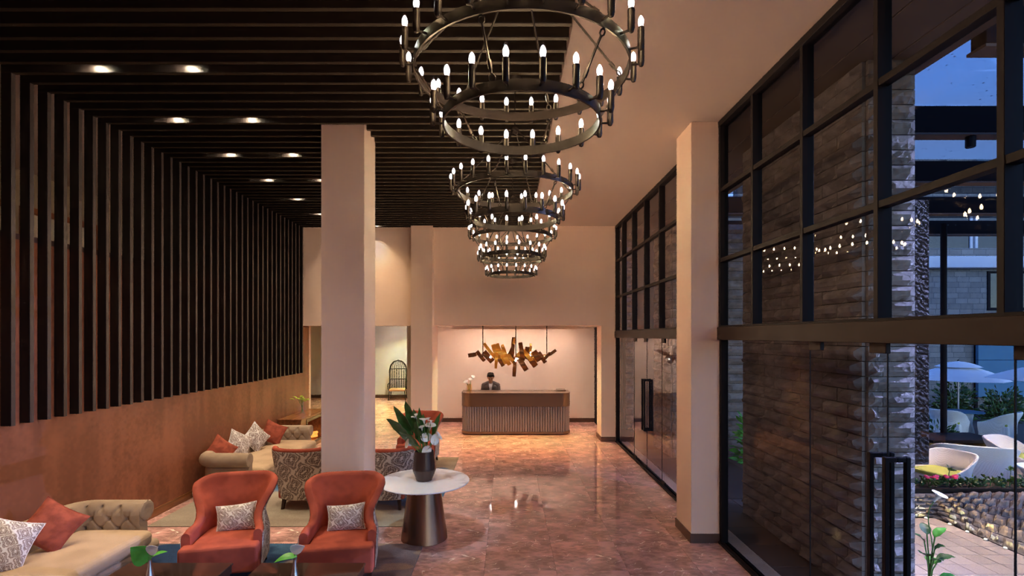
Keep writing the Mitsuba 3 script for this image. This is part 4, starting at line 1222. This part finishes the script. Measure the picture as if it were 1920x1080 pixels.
for s in (-1, 1):
    P2 = np.zeros((9, 3, 3))
    for i in range(9):
        t = i / 8
        z = 1.265 - 0.31 * t
        x0 = s * (0.050 * (1 - t) + 0.008)
        for j in range(3):
            x = x0 + s * j * 0.022 * math.sin(PI * min(1, t * 0.8 + 0.2))
            P2[i, j] = (x, chest_y(x, min(z, 1.20)) - 0.008 + (0.05 if i == 0 else 0.02 if i == 1 else 0), z)
    per.part('lapel', ply(grid_shell(P2, 0.006), 'suit', smooth=60))
    per.part('shoe', ply(man(hull(ball((s * 0.105, 0.06, 0.038), 0.038), ball((s * 0.11, -0.14, 0.030), 0.030), ball((s * 0.105, 0.02, 0.06), 0.04))), 'black_glossy', smooth=60))
    per.part('eye', ply(moved(trimesh.creation.icosphere(2, 0.011), *H(s * 0.030, -0.078, 0.006)), 'eye_dark', smooth=True))
    per.part('eyebrow', ply(man(hull(ball(H(s * 0.016, -0.092, 0.028), 0.005), ball(H(s * 0.046, -0.078, 0.030), 0.004))), 'hair', smooth=60))
per.part('mouth', ply(man(hull(ball(H(-0.020, -0.078, -0.068), 0.006), ball(H(0.020, -0.078, -0.068), 0.006), ball(H(0, -0.086, -0.068), 0.006))), 'lip', smooth=60))
hr = blend([hull(ball(H(0, 0.030, 0.055), 0.094), ball(H(0, -0.030, 0.090), 0.062), ball(H(0, 0.050, 0.0), 0.076)), hull(ball(H(-0.046, -0.040, 0.098), 0.040), ball(H(0.046, -0.040, 0.102), 0.040), ball(H(-0.04, 0.04, 0.10), 0.05), ball(H(0.04, 0.04, 0.10), 0.05)),
            hull(ball(H(-0.084, 0.012, 0.03), 0.016), ball(H(-0.05, 0.02, 0.07), 0.05)), hull(ball(H(0.084, 0.012, 0.03), 0.016), ball(H(0.05, 0.02, 0.07), 0.05))], 0.014, 4)
nz = meshkit.noise(hr.vertices * 60, 5)[:, None]
hr.vertices = hr.vertices + (hr.vertices - hc) / np.linalg.norm(hr.vertices - hc, axis=1, keepdims=True) * (nz - 0.5) * 0.014
per.part('hair', ply(hr, 'hair', smooth=60), label='short black hair brushed up')

# ------------------------------------------------------------------ cage chair and plant in the corridor
cc = Thing('cage_chair', 'tall black birdcage-backed chair with a tan seat at the corridor end', 'chair', M=T().translate([-4.46, 20.9, 0]).rotate([0, 0, 1], 4))
Rc = 0.345
bars = []
for a in np.linspace(-80, 80, 11):
    th = math.radians(a)
    bx, by = Rc * math.sin(th), 0.06 + 0.27 * math.cos(th)
    bars.append(tube([(bx, by, 0.42), (bx, by, 1.25), (bx * 0.93, by * 0.93, 1.38), (bx * 0.74, by * 0.80, 1.49), (bx * 0.42, by * 0.6, 1.575), (0, 0.10, 1.60)], 0.011, 6))
for b in bars: cc.part('back_bar', ply(b, 'iron', smooth=50))
for z, k in ((0.43, 1), (0.82, 1), (1.24, 1)):
    cc.part('hoop', ply(tube([(Rc * math.sin(math.radians(a)), 0.06 + 0.27 * math.cos(math.radians(a)), z) for a in np.linspace(-86, 86, 17)], 0.014, 6), 'iron', smooth=50))
cc.part('arch', ply(tube([(-Rc, 0.06, 0.42), (-Rc, 0.05, 1.22), (-Rc * 0.86, 0.05, 1.40), (-Rc * 0.5, 0.06, 1.55), (0, 0.08, 1.605), (Rc * 0.5, 0.06, 1.55), (Rc * 0.86, 0.05, 1.40), (Rc, 0.05, 1.22), (Rc, 0.06, 0.42)], 0.019, 8), 'iron', smooth=50))
cc.part('seat', ply(rbox(-0.33, 0.33, -0.30, 0.28, 0.37, 0.46, 0.04), 'chair_seat_tan', smooth=50), label='tan seat pad')
for s in (-1, 1):
    cc.part('armrest', ply(tube([(s * 0.36, 0.08, 0.66), (s * 0.39, -0.12, 0.64), (s * 0.37, -0.28, 0.60), (s * 0.34, -0.30, 0.40)], 0.016, 6), 'iron', smooth=50))
    for y in (-0.26, 0.24):
        cc.part('leg', ply(rod((s * 0.30, y, 0.40), (s * 0.345, y * 1.12, 0.0), 0.016, 8), 'iron'))
ps = Thing('plant_stand', 'slim black stand beside the cage chair, mostly behind the column', 'stand', M=T().translate([-3.90, 20.85, 0]))
ps.part('post', ply(lathe([(0.14, 0), (0.14, 0.02), (0.02, 0.03), (0.02, 0.55), (0.12, 0.565), (0.12, 0.58)], 20), 'iron', smooth=30))
pl = Thing('potted_plant', 'small green plant on the slim stand beside the cage chair', 'plant', M=T().translate([-3.90, 20.85, 0.5805]))
pl.part('pot', ply(lathe([(0.06, 0), (0.09, 0.14), (0.085, 0.14), (0.07, 0.12)], 20), 'canvas_white', smooth=30))
for i in range(14):
    a = i * 2.4
    pl.part('leaf', ply(leaf_mesh((0.02 * math.cos(a), 0.02 * math.sin(a), 0.12), (0.22 * math.cos(a), 0.18 * math.sin(a), 0.16 + 0.02 * (i % 5)), 0.07, 0.22, 0.1), 'leaf_bright', smooth=60))
# ------------------------------------------------------------------ outdoors
GT = -0.15          # terrace level beyond the planter
struct('ground', 'dark wet terrace paving outside', ply(box(2.80, 40, -12, 45, -0.5, GT), 'dark_paving'), cat='ground')
pf = struct('porch_floor', 'dark tiled porch floor outside the glass doors', ply(box(2.80, 5.3, -6, 16, GT, -0.012), 'grout'), cat='ground')
ptile = ply(box(0.003, 0.597, 0.003, 0.597, -0.012, 0.0, 0.003), 'dark_paving')
for i in range(3):
    for j in range(20):
        if 2.99 + 0.6 * i > 3.5 and 4.9 < 0.6 * j - 0.2 < 7.3: continue
        pf.part('tile', ptile, M=T().translate([2.99 + 0.6 * i, 0.6 * j - 0.2, 0]))
pf.part('threshold', ply(box(2.795, 2.985, -4, 12.6, -0.012, 0.004, 0.003), 'paving'), label='light stone threshold')
dm = Thing('door_mat', 'dark ribbed entrance mat outside the far glass doors', 'mat')
dm.body(ply(box(3.02, 4.6, 8.2, 10.85, 0.001, 0.014, 0.004), 'mat_fibre'))
sf = struct('porch_soffit', 'dark boarded soffit over the porch', ply(box(2.80, 4.25, -2.0, 16, 5.36, 5.5), 'soffit_board'), cat='ceiling')
for i in range(3):
    sf.part('board', ply(box(2.80 + 0.485 * i, 3.275 + 0.485 * i, -2.0, 16, 5.325, 5.36, 0.006), 'soffit_board'))


def rock_unit(seed, nx=5, nz=4):
    """rough-faced stone, 1 x 1 in x and z, face towards -y, back at y = 0"""
    u, w = np.linspace(0, 1, nx), np.linspace(0, 1, nz)
    U, W = np.meshgrid(u, w, indexing='ij')
    edge = np.minimum(np.minimum(U, 1 - U) * 1.6, np.minimum(W, 1 - W))
    n = meshkit.noise(np.stack([U * 3.1, W * 2.6, U * 0 + seed * 5.3], -1), seed)
    dep = 0.035 + np.where(edge > 0, 0.010 + 0.078 * n, 0.0)
    front = np.stack([0.012 + 0.976 * U, -dep, 0.03 + 0.94 * W], -1)
    v = front.reshape(-1, 3)
    idx = np.arange(nx * nz).reshape(nx, nz)
    a, b, c, d = idx[:-1, :-1].ravel(), idx[1:, :-1].ravel(), idx[1:, 1:].ravel(), idx[:-1, 1:].ravel()
    f = [np.stack([a, b, c], 1), np.stack([a, c, d], 1)]
    rim = np.concatenate([idx[:, 0], idx[-1, 1:], idx[::-1, -1][1:], idx[0, ::-1][1:-1]])
    back = v[rim].copy(); back[:, 1] = 0
    k = len(rim)
    bi = len(v) + np.arange(k)
    r2, b2 = np.roll(rim, -1), np.roll(bi, -1)
    f += [np.stack([rim, bi, b2], 1), np.stack([rim, b2, r2], 1)]
    return tm(np.vstack([v, back]), np.vstack(f))


rocks = [ply(rock_unit(s), 'stone') for s in range(7)]


def stone_pier(name, label, x0, x1, y0, y1, z1, course, nf, ns):
    p = struct(name, label, ply(box(x0, x1, y0, y1, 0, z1), 'mortar'), cat='pillar')
    n = int(round(z1 / course))
    h = z1 / n
    for r in range(n):
        off = (0.5 if r % 2 else 0.0)
        e = [0.0] + [(i + (0.62 if r % 2 else 0.40)) / nf for i in range(nf - 1)] + [1.0]
        for a, b in zip(e[:-1], e[1:]):
            p.part('stone_block', random.choice(rocks), M=T().translate([x0 + (x1 - x0) * a, y0, r * h]).scale([(x1 - x0) * (b - a), 1, h]))
        if ns:
            e = [0.0] + [(i + (0.9 if r % 2 else 0.5)) / ns for i in range(ns - 1)] + [1.0]
            for a, b in zip(e[:-1], e[1:]):
                w = (y1 - y0) * (b - a)
                p.part('stone_block', random.choice(rocks), M=T().translate([x0, y0 + (y1 - y0) * b, r * h]).rotate([0, 0, 1], -90).scale([w, 1, h]))


stone_pier('stone_pier', 'rough stone pier just outside the near glass doors', 3.53, 3.99, 5.04, 7.6, 5.32, 0.148, 2, 6)
stone_pier('stone_pier', 'narrow stone pier against the end wall of the porch', 3.28, 3.50, 14.2, 14.5, 5.3, 0.20, 1, 0)
struct('wall_porch_end', 'dark plastered wall at the far end of the porch', ply(box(2.80, 7.5, 14.5, 14.7, GT, 6.0), 'dark_paving'), cat='wall')
stone_pier('stone_pier', 'rough stone pier on the porch beyond the far glass doors', 3.53, 5.1, 10.94, 12.2, 4.99, 0.20, 5, 2)
sl = Thing('stucco_slab', 'tall dark pebbled slab fixed to the side of the near stone pier', 'panel')
sl.body(ply(box(4.035, 4.25, 5.15, 5.34, 1.32, 3.985, 0.008), 'stucco_dark'))

pv = struct('terrace_paving', 'small square beige paving tiles leading along the stone bank', ply(box(4.30, 6.14, 3.6, 7.32, GT, -0.014), 'grout'), cat='ground')
pt = ply(box(0.003, 0.242, 0.003, 0.244, -0.014, 0, 0.003), 'paving')
for i in range(7):
    for j in range(15):
        pv.part('paving_tile', pt, M=T().translate([6.14 - 0.245 * (i + 1), 5.62 + 0.247 * (6 - j), 0]))

bank_v = [(6.22, 7.5, -0.08), (6.22, 5.0, -0.11), (8.9, 7.5, 0.25), (6.24, 7.5, 0.25), (6.22, 7.5, GT), (6.22, 5.0, GT), (8.9, 7.5, GT)]
bank_f = [(0, 1, 2), (0, 2, 3), (0, 4, 5), (0, 5, 1), (1, 5, 6), (1, 6, 2), (4, 6, 5), (0, 3, 4), (3, 2, 6), (3, 6, 4)]
# bank of rough stones rising from the paving edge to the planter
bank = struct('stone_bank', 'bank of rough stones lit by small uplights below the flower trough', ply(cat(box(5.2, 6.2, 7.47, 7.6, GT, 0.30), tm(bank_v, bank_f)), 'mortar'), cat='bank')


def lerp(a, b, t): return np.array(a, float) * (1 - t) + np.array(b, float) * t


def rock_quad(A, B, C, D, seed):
    """a rough stone over the quadrilateral A B C D (counter-clockwise seen from outside)"""
    nx, nz = 5, 4
    n = np.cross(B - A, D - A); n /= np.linalg.norm(n)
    g = np.zeros((nx, nz, 3))
    for i in range(nx):
        for j in range(nz):
            u, w = 0.02 + 0.96 * i / (nx - 1), 0.03 + 0.94 * j / (nz - 1)
            q = (A * (1 - u) + B * u) * (1 - w) + (D * (1 - u) + C * u) * w
            inner = 0 < i < nx - 1 and 0 < j < nz - 1
            g[i, j] = q + n * (0.02 + (0.010 + 0.085 * meshkit.noise(np.array([i * 1.3, j * 1.7, seed * 3.1]), seed) if inner else 0.0))
    back = g - n * 0.06
    idx = np.arange(nx * nz).reshape(nx, nz)
    a, b, c, d = idx[:-1, :-1].ravel(), idx[1:, :-1].ravel(), idx[1:, 1:].ravel(), idx[:-1, 1:].ravel()
    f = [np.stack([a, b, c], 1), np.stack([a, c, d], 1)]
    rim = np.concatenate([idx[:, 0], idx[-1, 1:], idx[::-1, -1][1:], idx[0, ::-1][1:-1]])
    bv = back.reshape(-1, 3)[rim]
    bi = nx * nz + np.arange(len(rim))
    r2, b2 = np.roll(rim, -1), np.roll(bi, -1)
    f += [np.stack([rim, bi, b2], 1), np.stack([rim, b2, r2], 1)]
    return tm(np.vstack([g.reshape(-1, 3), bv]), np.vstack(f))


ROWS = 6
base = [(5.25, 7.45, -0.02), (6.20, 7.45, -0.02), (6.20, 5.0, -0.06)]
top = [(5.25, 7.48, 0.31), (6.22, 7.48, 0.31), (8.9, 7.48, 0.31)]
sd = 0
for part_i, ncol in ((0, 4), (1, 14)):
    for r in range(ROWS):
        sh_ = 0.5 if r % 2 else 0.0
        ed = np.clip((np.arange(ncol + 2) - sh_) / ncol, 0, 1)
        ed = np.unique(ed)
        for a, b in zip(ed[:-1], ed[1:]):
            def at(s, w):
                lo_, hi_ = lerp(base[part_i], base[part_i + 1], s), lerp(top[part_i], top[part_i + 1], s)
                return lo_ * (1 - w) + hi_ * w
            sd += 1
            bank.part('stone', ply(rock_quad(at(a, r / ROWS), at(b, r / ROWS), at(b, (r + 1) / ROWS), at(a, (r + 1) / ROWS), sd), 'stone'))
for i, (x, y) in enumerate(((5.97, 7.30), (6.10, 7.06), (6.10, 6.79), (6.10, 6.53), (6.10, 6.27), (6.10, 6.02), (6.10, 5.74))):
    t = Thing('uplight', f'tiny ground uplight at the foot of the stone bank, {ROWN[i]} from its far corner', 'light', 'uplights along the stone bank')
    d = np.array([0.0, 1.0, 0.5]) if i == 0 else np.array([0.85, 0.30, 0.62])
    t.part('body', ply(moved(lathe([(0.022, 0.0), (0.024, 0.018), (0.018, 0.022)], 14), x, y, 0.0005), 'silver', smooth=30))
    t.part('lens', ply(moved(lathe([(0.016, 0.0225), (0.012, 0.028), (0.002, 0.030)], 12), x, y, 0.0), 'canvas_white', smooth=40, emitter=emit((1, 0.70, 0.30), 60, 0.01)))
    scene[f'{t.key}_beam'] = {'type': 'spot', 'cutoff_angle': 48.0, 'beam_width': 18.0, 'intensity': rgb(*(np.array([1.0, 0.62, 0.22]) * 5.5)), 'sampling_weight': 9.0,
                              'to_world': T().look_at(origin=[x, y, 0.035], target=[x + d[0], y + d[1], 0.035 + d[2]], up=[0, 0.3, 1])}
tr = Thing('flower_trough', 'long dark stone trough of flowers on top of the stone bank', 'planter')
tr.part('trough', ply(cat(box(5.2, 10.2, 7.50, 7.54, 0.315, 0.375, 0.003), box(5.2, 10.2, 7.93, 7.97, 0.315, 0.375, 0.003), box(5.2, 10.2, 7.54, 7.93, 0.30, 0.34), box(5.2, 10.2, 7.55, 7.95, GT, 0.31)), 'iron'))
tr.part('soil', ply(box(5.2, 10.2, 7.54, 7.93, 0.34, 0.352), 'soil'), kind='stuff')


def foliage(n, rx, ry, rz, lw, ll, seed, up=0.4):
    r = np.random.default_rng(seed)
    ms = []
    for i in range(n):
        th, ph = r.uniform(0, 2 * PI), r.uniform(0.05, 1.0)
        d = np.array([math.cos(th) * math.sqrt(1 - (ph * 0.8) ** 2), math.sin(th) * math.sqrt(1 - (ph * 0.8) ** 2), ph])
        c = d * np.array([rx, ry, rz]) * r.uniform(0.35, 1.0)
        e = d + np.array([0, 0, up]) + r.normal(0, 0.35, 3)
        e /= np.linalg.norm(e)
        L_ = ll * r.uniform(0.7, 1.2)
        s = np.cross(e, r.normal(0, 1, 3)); s /= np.linalg.norm(s)
        nn = np.cross(s, e)
        w = lw * r.uniform(0.7, 1.2) / 2
        v = [c, c + e * L_ * 0.45 + s * w + nn * w * 0.3, c + e * L_ * 0.45 - s * w + nn * w * 0.3, c + e * L_ - np.array([0, 0, L_ * 0.25]), c + e * L_ * 0.5 - nn * 0.004]
        ms.append(tm(v, [[0, 1, 4], [0, 4, 2], [1, 3, 4], [4, 3, 2], [0, 2, 1], [1, 2, 3]]))
    return cat(*ms)


NTH = 'first second third fourth fifth sixth seventh eighth ninth tenth eleventh twelfth thirteenth fourteenth fifteenth'.split()
for i in range(15):
    x = 5.42 + 0.31 * i
    col = {1: 'petal_orange', 3: 'petal_pink', 4: 'petal_pink', 9: 'petal_orange', 12: 'petal_orange'}.get(i)
    t = Thing('trough_plant', (f'leafy plant with pink blooms, {NTH[i]} from the left in the flower trough' if col == 'petal_pink' else f'leafy plant with orange blooms, {NTH[i]} from the left in the flower trough') if col else f'low dark leafy plant, {NTH[i]} from the left in the flower trough', 'plant', 'plants in the flower trough', M=T().translate([x, 7.735 + 0.02 * (i % 3 - 1), 0.352]))
    t.part('foliage', ply(foliage(70, 0.135, 0.12, 0.13, 0.05, 0.075, 100 + i), 'leaf_dark'), kind='stuff')
    t.part('stem', ply(rod((0, 0, 0), (0, 0, 0.08), 0.006, 6), 'stem_green'))
    if i in (4, 7): t.part('shoot', ply(cat(rod((0, 0, 0.05), (0.02, 0, 0.24), 0.004, 5), moved(foliage(12, 0.04, 0.04, 0.05, 0.04, 0.07, 300 + i), 0.02, 0, 0.22)), 'leaf_dark'))
    if col:
        for j in range(7):
            a = j * 2.4
            t.part('bloom', ply(moved(trimesh.creation.icosphere(1, 0.030), 0.07 * math.cos(a), -0.05 + 0.05 * math.sin(a), 0.13 + 0.02 * (j % 3), s=(1, 1, 0.7)), col))

# calla plant outside by the near pier
cp = Thing('calla_plant', 'tall calla lily plant growing at the paving beside the near stone pier', 'plant', M=T().translate([4.47, 5.42, 0.0]))
lily(cp, (0, 0, 0.0), (0.045, 0.0, 0.86), (0.40, -0.20, 0.75), 0.15, 0.6)
for i, (x, y, z, w) in enumerate(((0.22, 0.05, 0.56, 0.10), (0.10, -0.08, 0.42, 0.13), (0.26, -0.02, 0.28, 0.12), (0.15, 0.10, 0.22, 0.14), (0.02, -0.15, 0.30, 0.13), (-0.12, 0.05, 0.50, 0.11), (0.20, -0.15, 0.10, 0.12), (-0.14, -0.06, 0.34, 0.12), (0.05, 0.16, 0.58, 0.10))):
    lf = cp.part('leaf', ply(leaf_mesh((x * 0.3, y * 0.3, z * 0.85), (x, y, z), w, 0.12, 0.12, n=12, wav=0.03, seed=i), 'leaf_bright' if i % 3 == 0 else 'leaf_dark', smooth=60))
    cp.part('stalk', ply(tube([(0.01 * (i % 3 - 1), 0.01 * (i % 2), 0), (x * 0.12, y * 0.12, z * 0.5), (x * 0.34, y * 0.34, z * 0.87)], 0.006, 6), 'stem_green'), under=lf)

# wicker tub chairs
wk = [(-0.36, -0.34), (-0.385, -0.10), (-0.36, 0.12), (-0.26, 0.28), (0, 0.34), (0.26, 0.28), (0.36, 0.12), (0.385, -0.10), (0.36, -0.34)]
k_shell, k_outer, _ = tub(wk, 41, 0.02, lambda s: 0.42 + 0.32 * sstep(1.0, 0.25, abs(s)), lambda s, z: (0.06 * sstep(0.45, 0.0, z) * -1 + 0.07 * sstep(0.4, 0.75, z) - 0.015, 0.04 * sstep(0.4, 0.75, z)), 0.045)
kshell = ply(k_shell, 'wicker', smooth=50)
kseat = ply(box(-0.34, 0.34, -0.33, 0.28, 0.10, 0.36, 0.02), 'wicker')
kcush = ply(rbox(-0.325, 0.325, -0.345, 0.26, 0.355, 0.425, 0.03), 'green_cushion', smooth=50)


def wicker(x, y, rz, label, s=1.0, cushion=True, w=1.0):
    t = Thing('wicker_chair', label, 'chair', 'white wicker tub chairs on the terrace', M=T().translate([x, y, GT]).rotate([0, 0, 1], rz).scale([s * w, s, s]))
    t.part('shell', kshell); t.part('seat', kseat)
    if cushion: t.part('cushion', kcush, label='yellow-green cushion')


wicker(7.60, 8.95, -75, 'white wicker tub chair with green cushion behind the trough, leftmost of the low group')
wicker(8.72, 9.62, 152, 'wide white wicker seat seen from behind at the low table', 1.05, True, 1.45)
wicker(10.02, 10.10, 22, 'white wicker tub chair with green cushion facing the low table from the right')
wicker(12.28, 14.25, 120, 'white wicker chair left of the round glass table under the parasol', 1.0)
wicker(13.30, 13.85, 210, 'white wicker chair right of the round glass table, its back to the viewer')
wicker(13.75, 12.75, 250, 'white wicker chair at the right picture edge by the second parasol')
lt = Thing('low_table', 'low round white table among the wicker seats', 'table', M=T().translate([9.62, 9.10, GT]))
lt.part('top', ply(lathe([(0.40, 0.38), (0.42, 0.39), (0.42, 0.41), (0.41, 0.415)], 40), 'canvas_white', smooth=30)); lt.part('drum', ply(lathe([(0.34, 0), (0.30, 0.2), (0.38, 0.38)], 32), 'wicker', smooth=40))
ash = Thing('table_box', 'small square box on the low white table', 'box', M=T().translate([9.36, 9.06, GT + 0.4155]))
ash.body(ply(box(-0.05, 0.05, -0.05, 0.05, 0, 0.05, 0.006), 'chrome'))
gt = Thing('glass_table', 'round glass-topped table under the parasol', 'table', M=T().translate([12.95, 14.55, GT]))
gt.part('top', ply(lathe([(0.46, 0.60), (0.475, 0.605), (0.475, 0.618), (0.465, 0.622)], 40), 'teal_panel', smooth=30)); gt.part('pedestal', ply(lathe([(0.26, 0), (0.20, 0.3), (0.24, 0.6)], 24), 'wicker', smooth=40))


def parasol(x, y, top, edge, R, label):
    t = Thing('parasol', label, 'parasol', 'white parasols on the terrace', M=T().translate([x, y, GT]))
    top -= GT; edge -= GT
    t.part('pole', ply(rod((0, 0, 0.02), (0, 0, top + 0.02), 0.024, 10), 'silver'))
    t.part('base', ply(lathe([(0.26, 0), (0.26, 0.05), (0.05, 0.08), (0.04, 0.22)], 24), 'iron', smooth=30))
    t.part('finial', ply(lathe([(0.012, top), (0.03, top + 0.02), (0.012, top + 0.05)], 12), 'iron', smooth=50))
    n = 8
    def cone(r0, z0, r1, z1):
        k = 6
        P = np.zeros((n * 4 + 1, k, 3))
        for i in range(n * 4 + 1):
            a = i / (n * 4) * 2 * PI + 0.2
            q = (i % 4) / 4
            sagr = 1 - (1 - math.cos(PI / n)) * math.sin(PI * q) * 0.9
            for j in range(k):
                w = j / (k - 1)
                r = (r0 + (r1 - r0) * w) * sagr
                P[i, j] = (r * math.cos(a), r * math.sin(a), z0 + (z1 - z0) * w + 0.03 * math.sin(PI * w))
        return grid_shell(P, 0.004)
    zm = top - (top - edge) * 0.36
    t.part('upper_canopy', ply(cone(0.02, top, R * 0.47, zm + 0.03), 'canvas_white', smooth=20))
    t.part('canopy', ply(cone(R * 0.30, zm + 0.03, R, edge), 'canvas_white', smooth=20))
    for i in range(n):
        a = i / n * 2 * PI + 0.2
        t.part('rib', ply(rod((0.03 * math.cos(a), 0.03 * math.sin(a), top - 0.06), (R * 0.98 * math.cos(a), R * 0.98 * math.sin(a), edge - 0.01), 0.007, 6), 'silver'))


parasol(13.26, 15.05, 1.86, 1.33, 1.18, 'white double-topped parasol over the round glass table')
parasol(12.95, 11.75, 2.10, 1.60, 1.50, 'white parasol cut by the right picture edge')


def shrub(name, label, x, y, n, rx, ry, rz, lw, ll, seed, group=None, z=GT, m='leaf_dark'):
    t = Thing(name, label, 'shrub', group, M=T().translate([x, y, z]))
    t.part('foliage', ply(foliage(n, rx, ry, rz, lw, ll, seed), m), kind='stuff')
    t.part('stem', ply(cat(*[rod((0, 0, 0), (0.4 * rx * math.cos(a), 0.4 * ry * math.sin(a), rz * 0.6), 0.012, 5) for a in (0.3, 2.4, 4.4)]), 'stem_green'))


for i, (x, y, rz_) in enumerate(((12.75, 16.5, 1.0), (13.55, 17.2, 1.2), (14.3, 16.5, 1.25), (15.1, 17.2, 1.35), (15.9, 16.5, 1.1), (16.75, 17.2, 0.95))):
    shrub('hedge_shrub', f'dark leafy shrub in the hedge along the far stone wall, {NTH[i]} from the left', x, y, 300, 0.60, 0.34, rz_, 0.10, 0.22, 400 + i, 'shrubs along the far wall')
shrub('fern', 'broad-leaved fern beside the dark pole', 9.45, 12.75, 170, 0.62, 0.36, 0.75, 0.11, 0.30, 501)
shrub('fern', 'low green fern behind the dark ledge, right of the taller fern', 10.75, 12.72, 90, 0.42, 0.28, 0.60, 0.09, 0.22, 502)
shrub('porch_plant', 'leafy green plant before the far stone pier', 4.86, 10.2, 120, 0.22, 0.25, 1.1, 0.10, 0.25, 503, None, 0.0, 'leaf_bright')
lg = Thing('granite_ledge', 'low dark granite ledge with small lights below it', 'ledge')
lg.part('slab', ply(box(9.15, 10.72, 11.0, 11.88, 0.30, 0.37, 0.01), 'iron'))
lg.part('support', ply(cat(box(9.3, 10.6, 11.6, 11.85, GT, 0.30), box(10.55, 10.66, 11.1, 11.6, GT, 0.30)), 'iron'))
for x in (9.75, 10.28):
    t = Thing('ledge_light', f'small warm light under the granite ledge, {"left" if x < 10 else "right"} one', 'light')
    t.body(ply(moved(trimesh.creation.icosphere(2, 0.035), x, 11.50, 0.12), 'canvas_white', smooth=True, emitter=emit((1, 0.68, 0.26), 34)))
    t2 = labels[t.key]
po = Thing('post', 'tall dark round pergola post among the plants', 'post')
po.body(ply(rod((10.23, 12.0, GT), (10.23, 12.0, 5.24), 0.062, 20), 'frame_black', smooth=40))

# pergola with glass roof
for i, y in enumerate((4.55, 6.55, 8.62, 10.85, 13.1)):
    t = struct('pergola_beam', f'dark deep pergola beam across the terrace, {ROWN[i]} from the viewer', ply(box(4.26, 20, y, y + 0.16, 5.22, 5.56, 0.006), 'frame_black'), cat='beam')
    t.part('lower_edge', ply(box(4.26, 20, y + 0.005, y + 0.20, 5.195, 5.222), 'soffit_board'))
pr = struct('pergola_roof', 'wet glass roof over the terrace pergola', None, cat='roof')
for i, y in enumerate((2.6, 4.6, 6.65, 8.7, 10.9)):
    for j in range(4):
        v = np.array([[4.26 + 4 * j, y, 5.60], [8.24 + 4 * j, y, 5.60], [8.24 + 4 * j, y + 2.1, 5.60], [4.26 + 4 * j, y + 2.1, 5.60]])
        pr.part('pane', ply(tm(v, [[0, 1, 2], [0, 2, 3]]), 'roof_glass'))
rr = np.random.default_rng(5)
drops = []
ico = trimesh.creation.icosphere(0, 1.0)
for i in range(700):
    x, y = rr.uniform(4.4, 11.0), rr.uniform(4.4, 10.8)
    s = rr.uniform(0.004, 0.011)
    drops.append(moved(ico, x, y, 5.592, s=(s, s * 1.4, s * 0.5)))
pr.part('raindrops', ply(cat(*drops), 'roof_glass'), kind='stuff')
for i, (x, y, tx, ty, k, c) in enumerate(((6.0, 6.63, 5.1, 6.0, 145, (1, 0.80, 0.58)), (9.0, 8.70, 8.2, 9.2, 230, (1, 0.66, 0.42)), (7.6, 4.63, 3.8, 5.0, 270, (0.50, 0.58, 1.1)))):
    t = Thing('pergola_spot', ('small spotlight under the pergola beam above the paving', 'small spotlight under the pergola beam above the wicker seats', 'small cool spotlight under the nearest pergola beam, aimed at the stone pier')[i], 'spotlight')
    t.body(ply(moved(lathe([(0.05, -0.14), (0.055, -0.13), (0.055, 0.0)], 20), x, y, 5.195), 'iron', smooth=30))
    scene[f'{t.key}_beam'] = {'type': 'spot', 'cutoff_angle': (22.0, 34.0, 34.0)[i], 'beam_width': 14.0, 'intensity': rgb(c[0] * k, c[1] * k, c[2] * k), 'sampling_weight': 14.0,
                              'to_world': T().look_at(origin=[x, y, 5.04], target=[tx, ty, 0.0 if i < 2 else 2.4], up=[0, 1, 0])}

# the building across the terrace
b = Thing('stone_building', 'pale stone building across the terrace with a white band and dark windows', 'building')
b.part('wall', ply(box(9, 30, 19.0, 19.6, GT, 5.10), 'far_stone'))
b.part('band', ply(box(9, 30, 18.7, 19.6, 5.10, 5.52, 0.02), 'white_band'), label='white band')
b.part('parapet', ply(box(9, 30, 18.85, 19.6, 5.52, 5.84, 0.02), 'far_stone'))
b.part('upper_wall', ply(box(9, 30, 20.0, 20.4, 5.84, 9.5), 'far_stone'))
for i in range(5):
    x = 13.6 + 2.3 * i
    f = b.part('upper_window', ply(cat(box(x, x + 2.2, 19.90, 20.0, 5.86, 5.95), box(x, x + 2.2, 19.90, 20.0, 7.5, 7.6), box(x, x + 0.1, 19.90, 20.0, 5.9, 7.6), box(x + 2.1, x + 2.2, 19.90, 20.0, 5.9, 7.6)), 'white_band'))
    b.part('pane', ply(box(x + 0.1, x + 2.1, 19.94, 19.98, 5.95, 7.5), 'black_glossy'), under=f)
f = b.part('window', ply(cat(box(17.8, 17.9, 18.96, 19.02, 3.6, 5.0), box(19.3, 19.4, 18.96, 19.02, 3.6, 5.0), box(17.8, 19.4, 18.96, 19.02, 3.55, 3.65), box(17.8, 19.4, 18.96, 19.02, 4.92, 5.0)), 'frame_black'))
b.part('pane', ply(box(17.9, 19.3, 18.98, 19.01, 3.65, 4.92), 'black_glossy'), under=f)
tp = Thing('teal_screen', 'blue-green boarded screen beside the stone wall', 'screen')
for z in (0.35, 1.05, 1.72):
    tp.part('board', ply(box(17.3, 24, 18.80, 18.92, z, z + 0.66, 0.01), 'teal_panel'))
for x in (17.3, 20.5): tp.part('post', ply(box(x, x + 0.1, 18.92, 18.98, GT, 2.4), 'frame_black'))
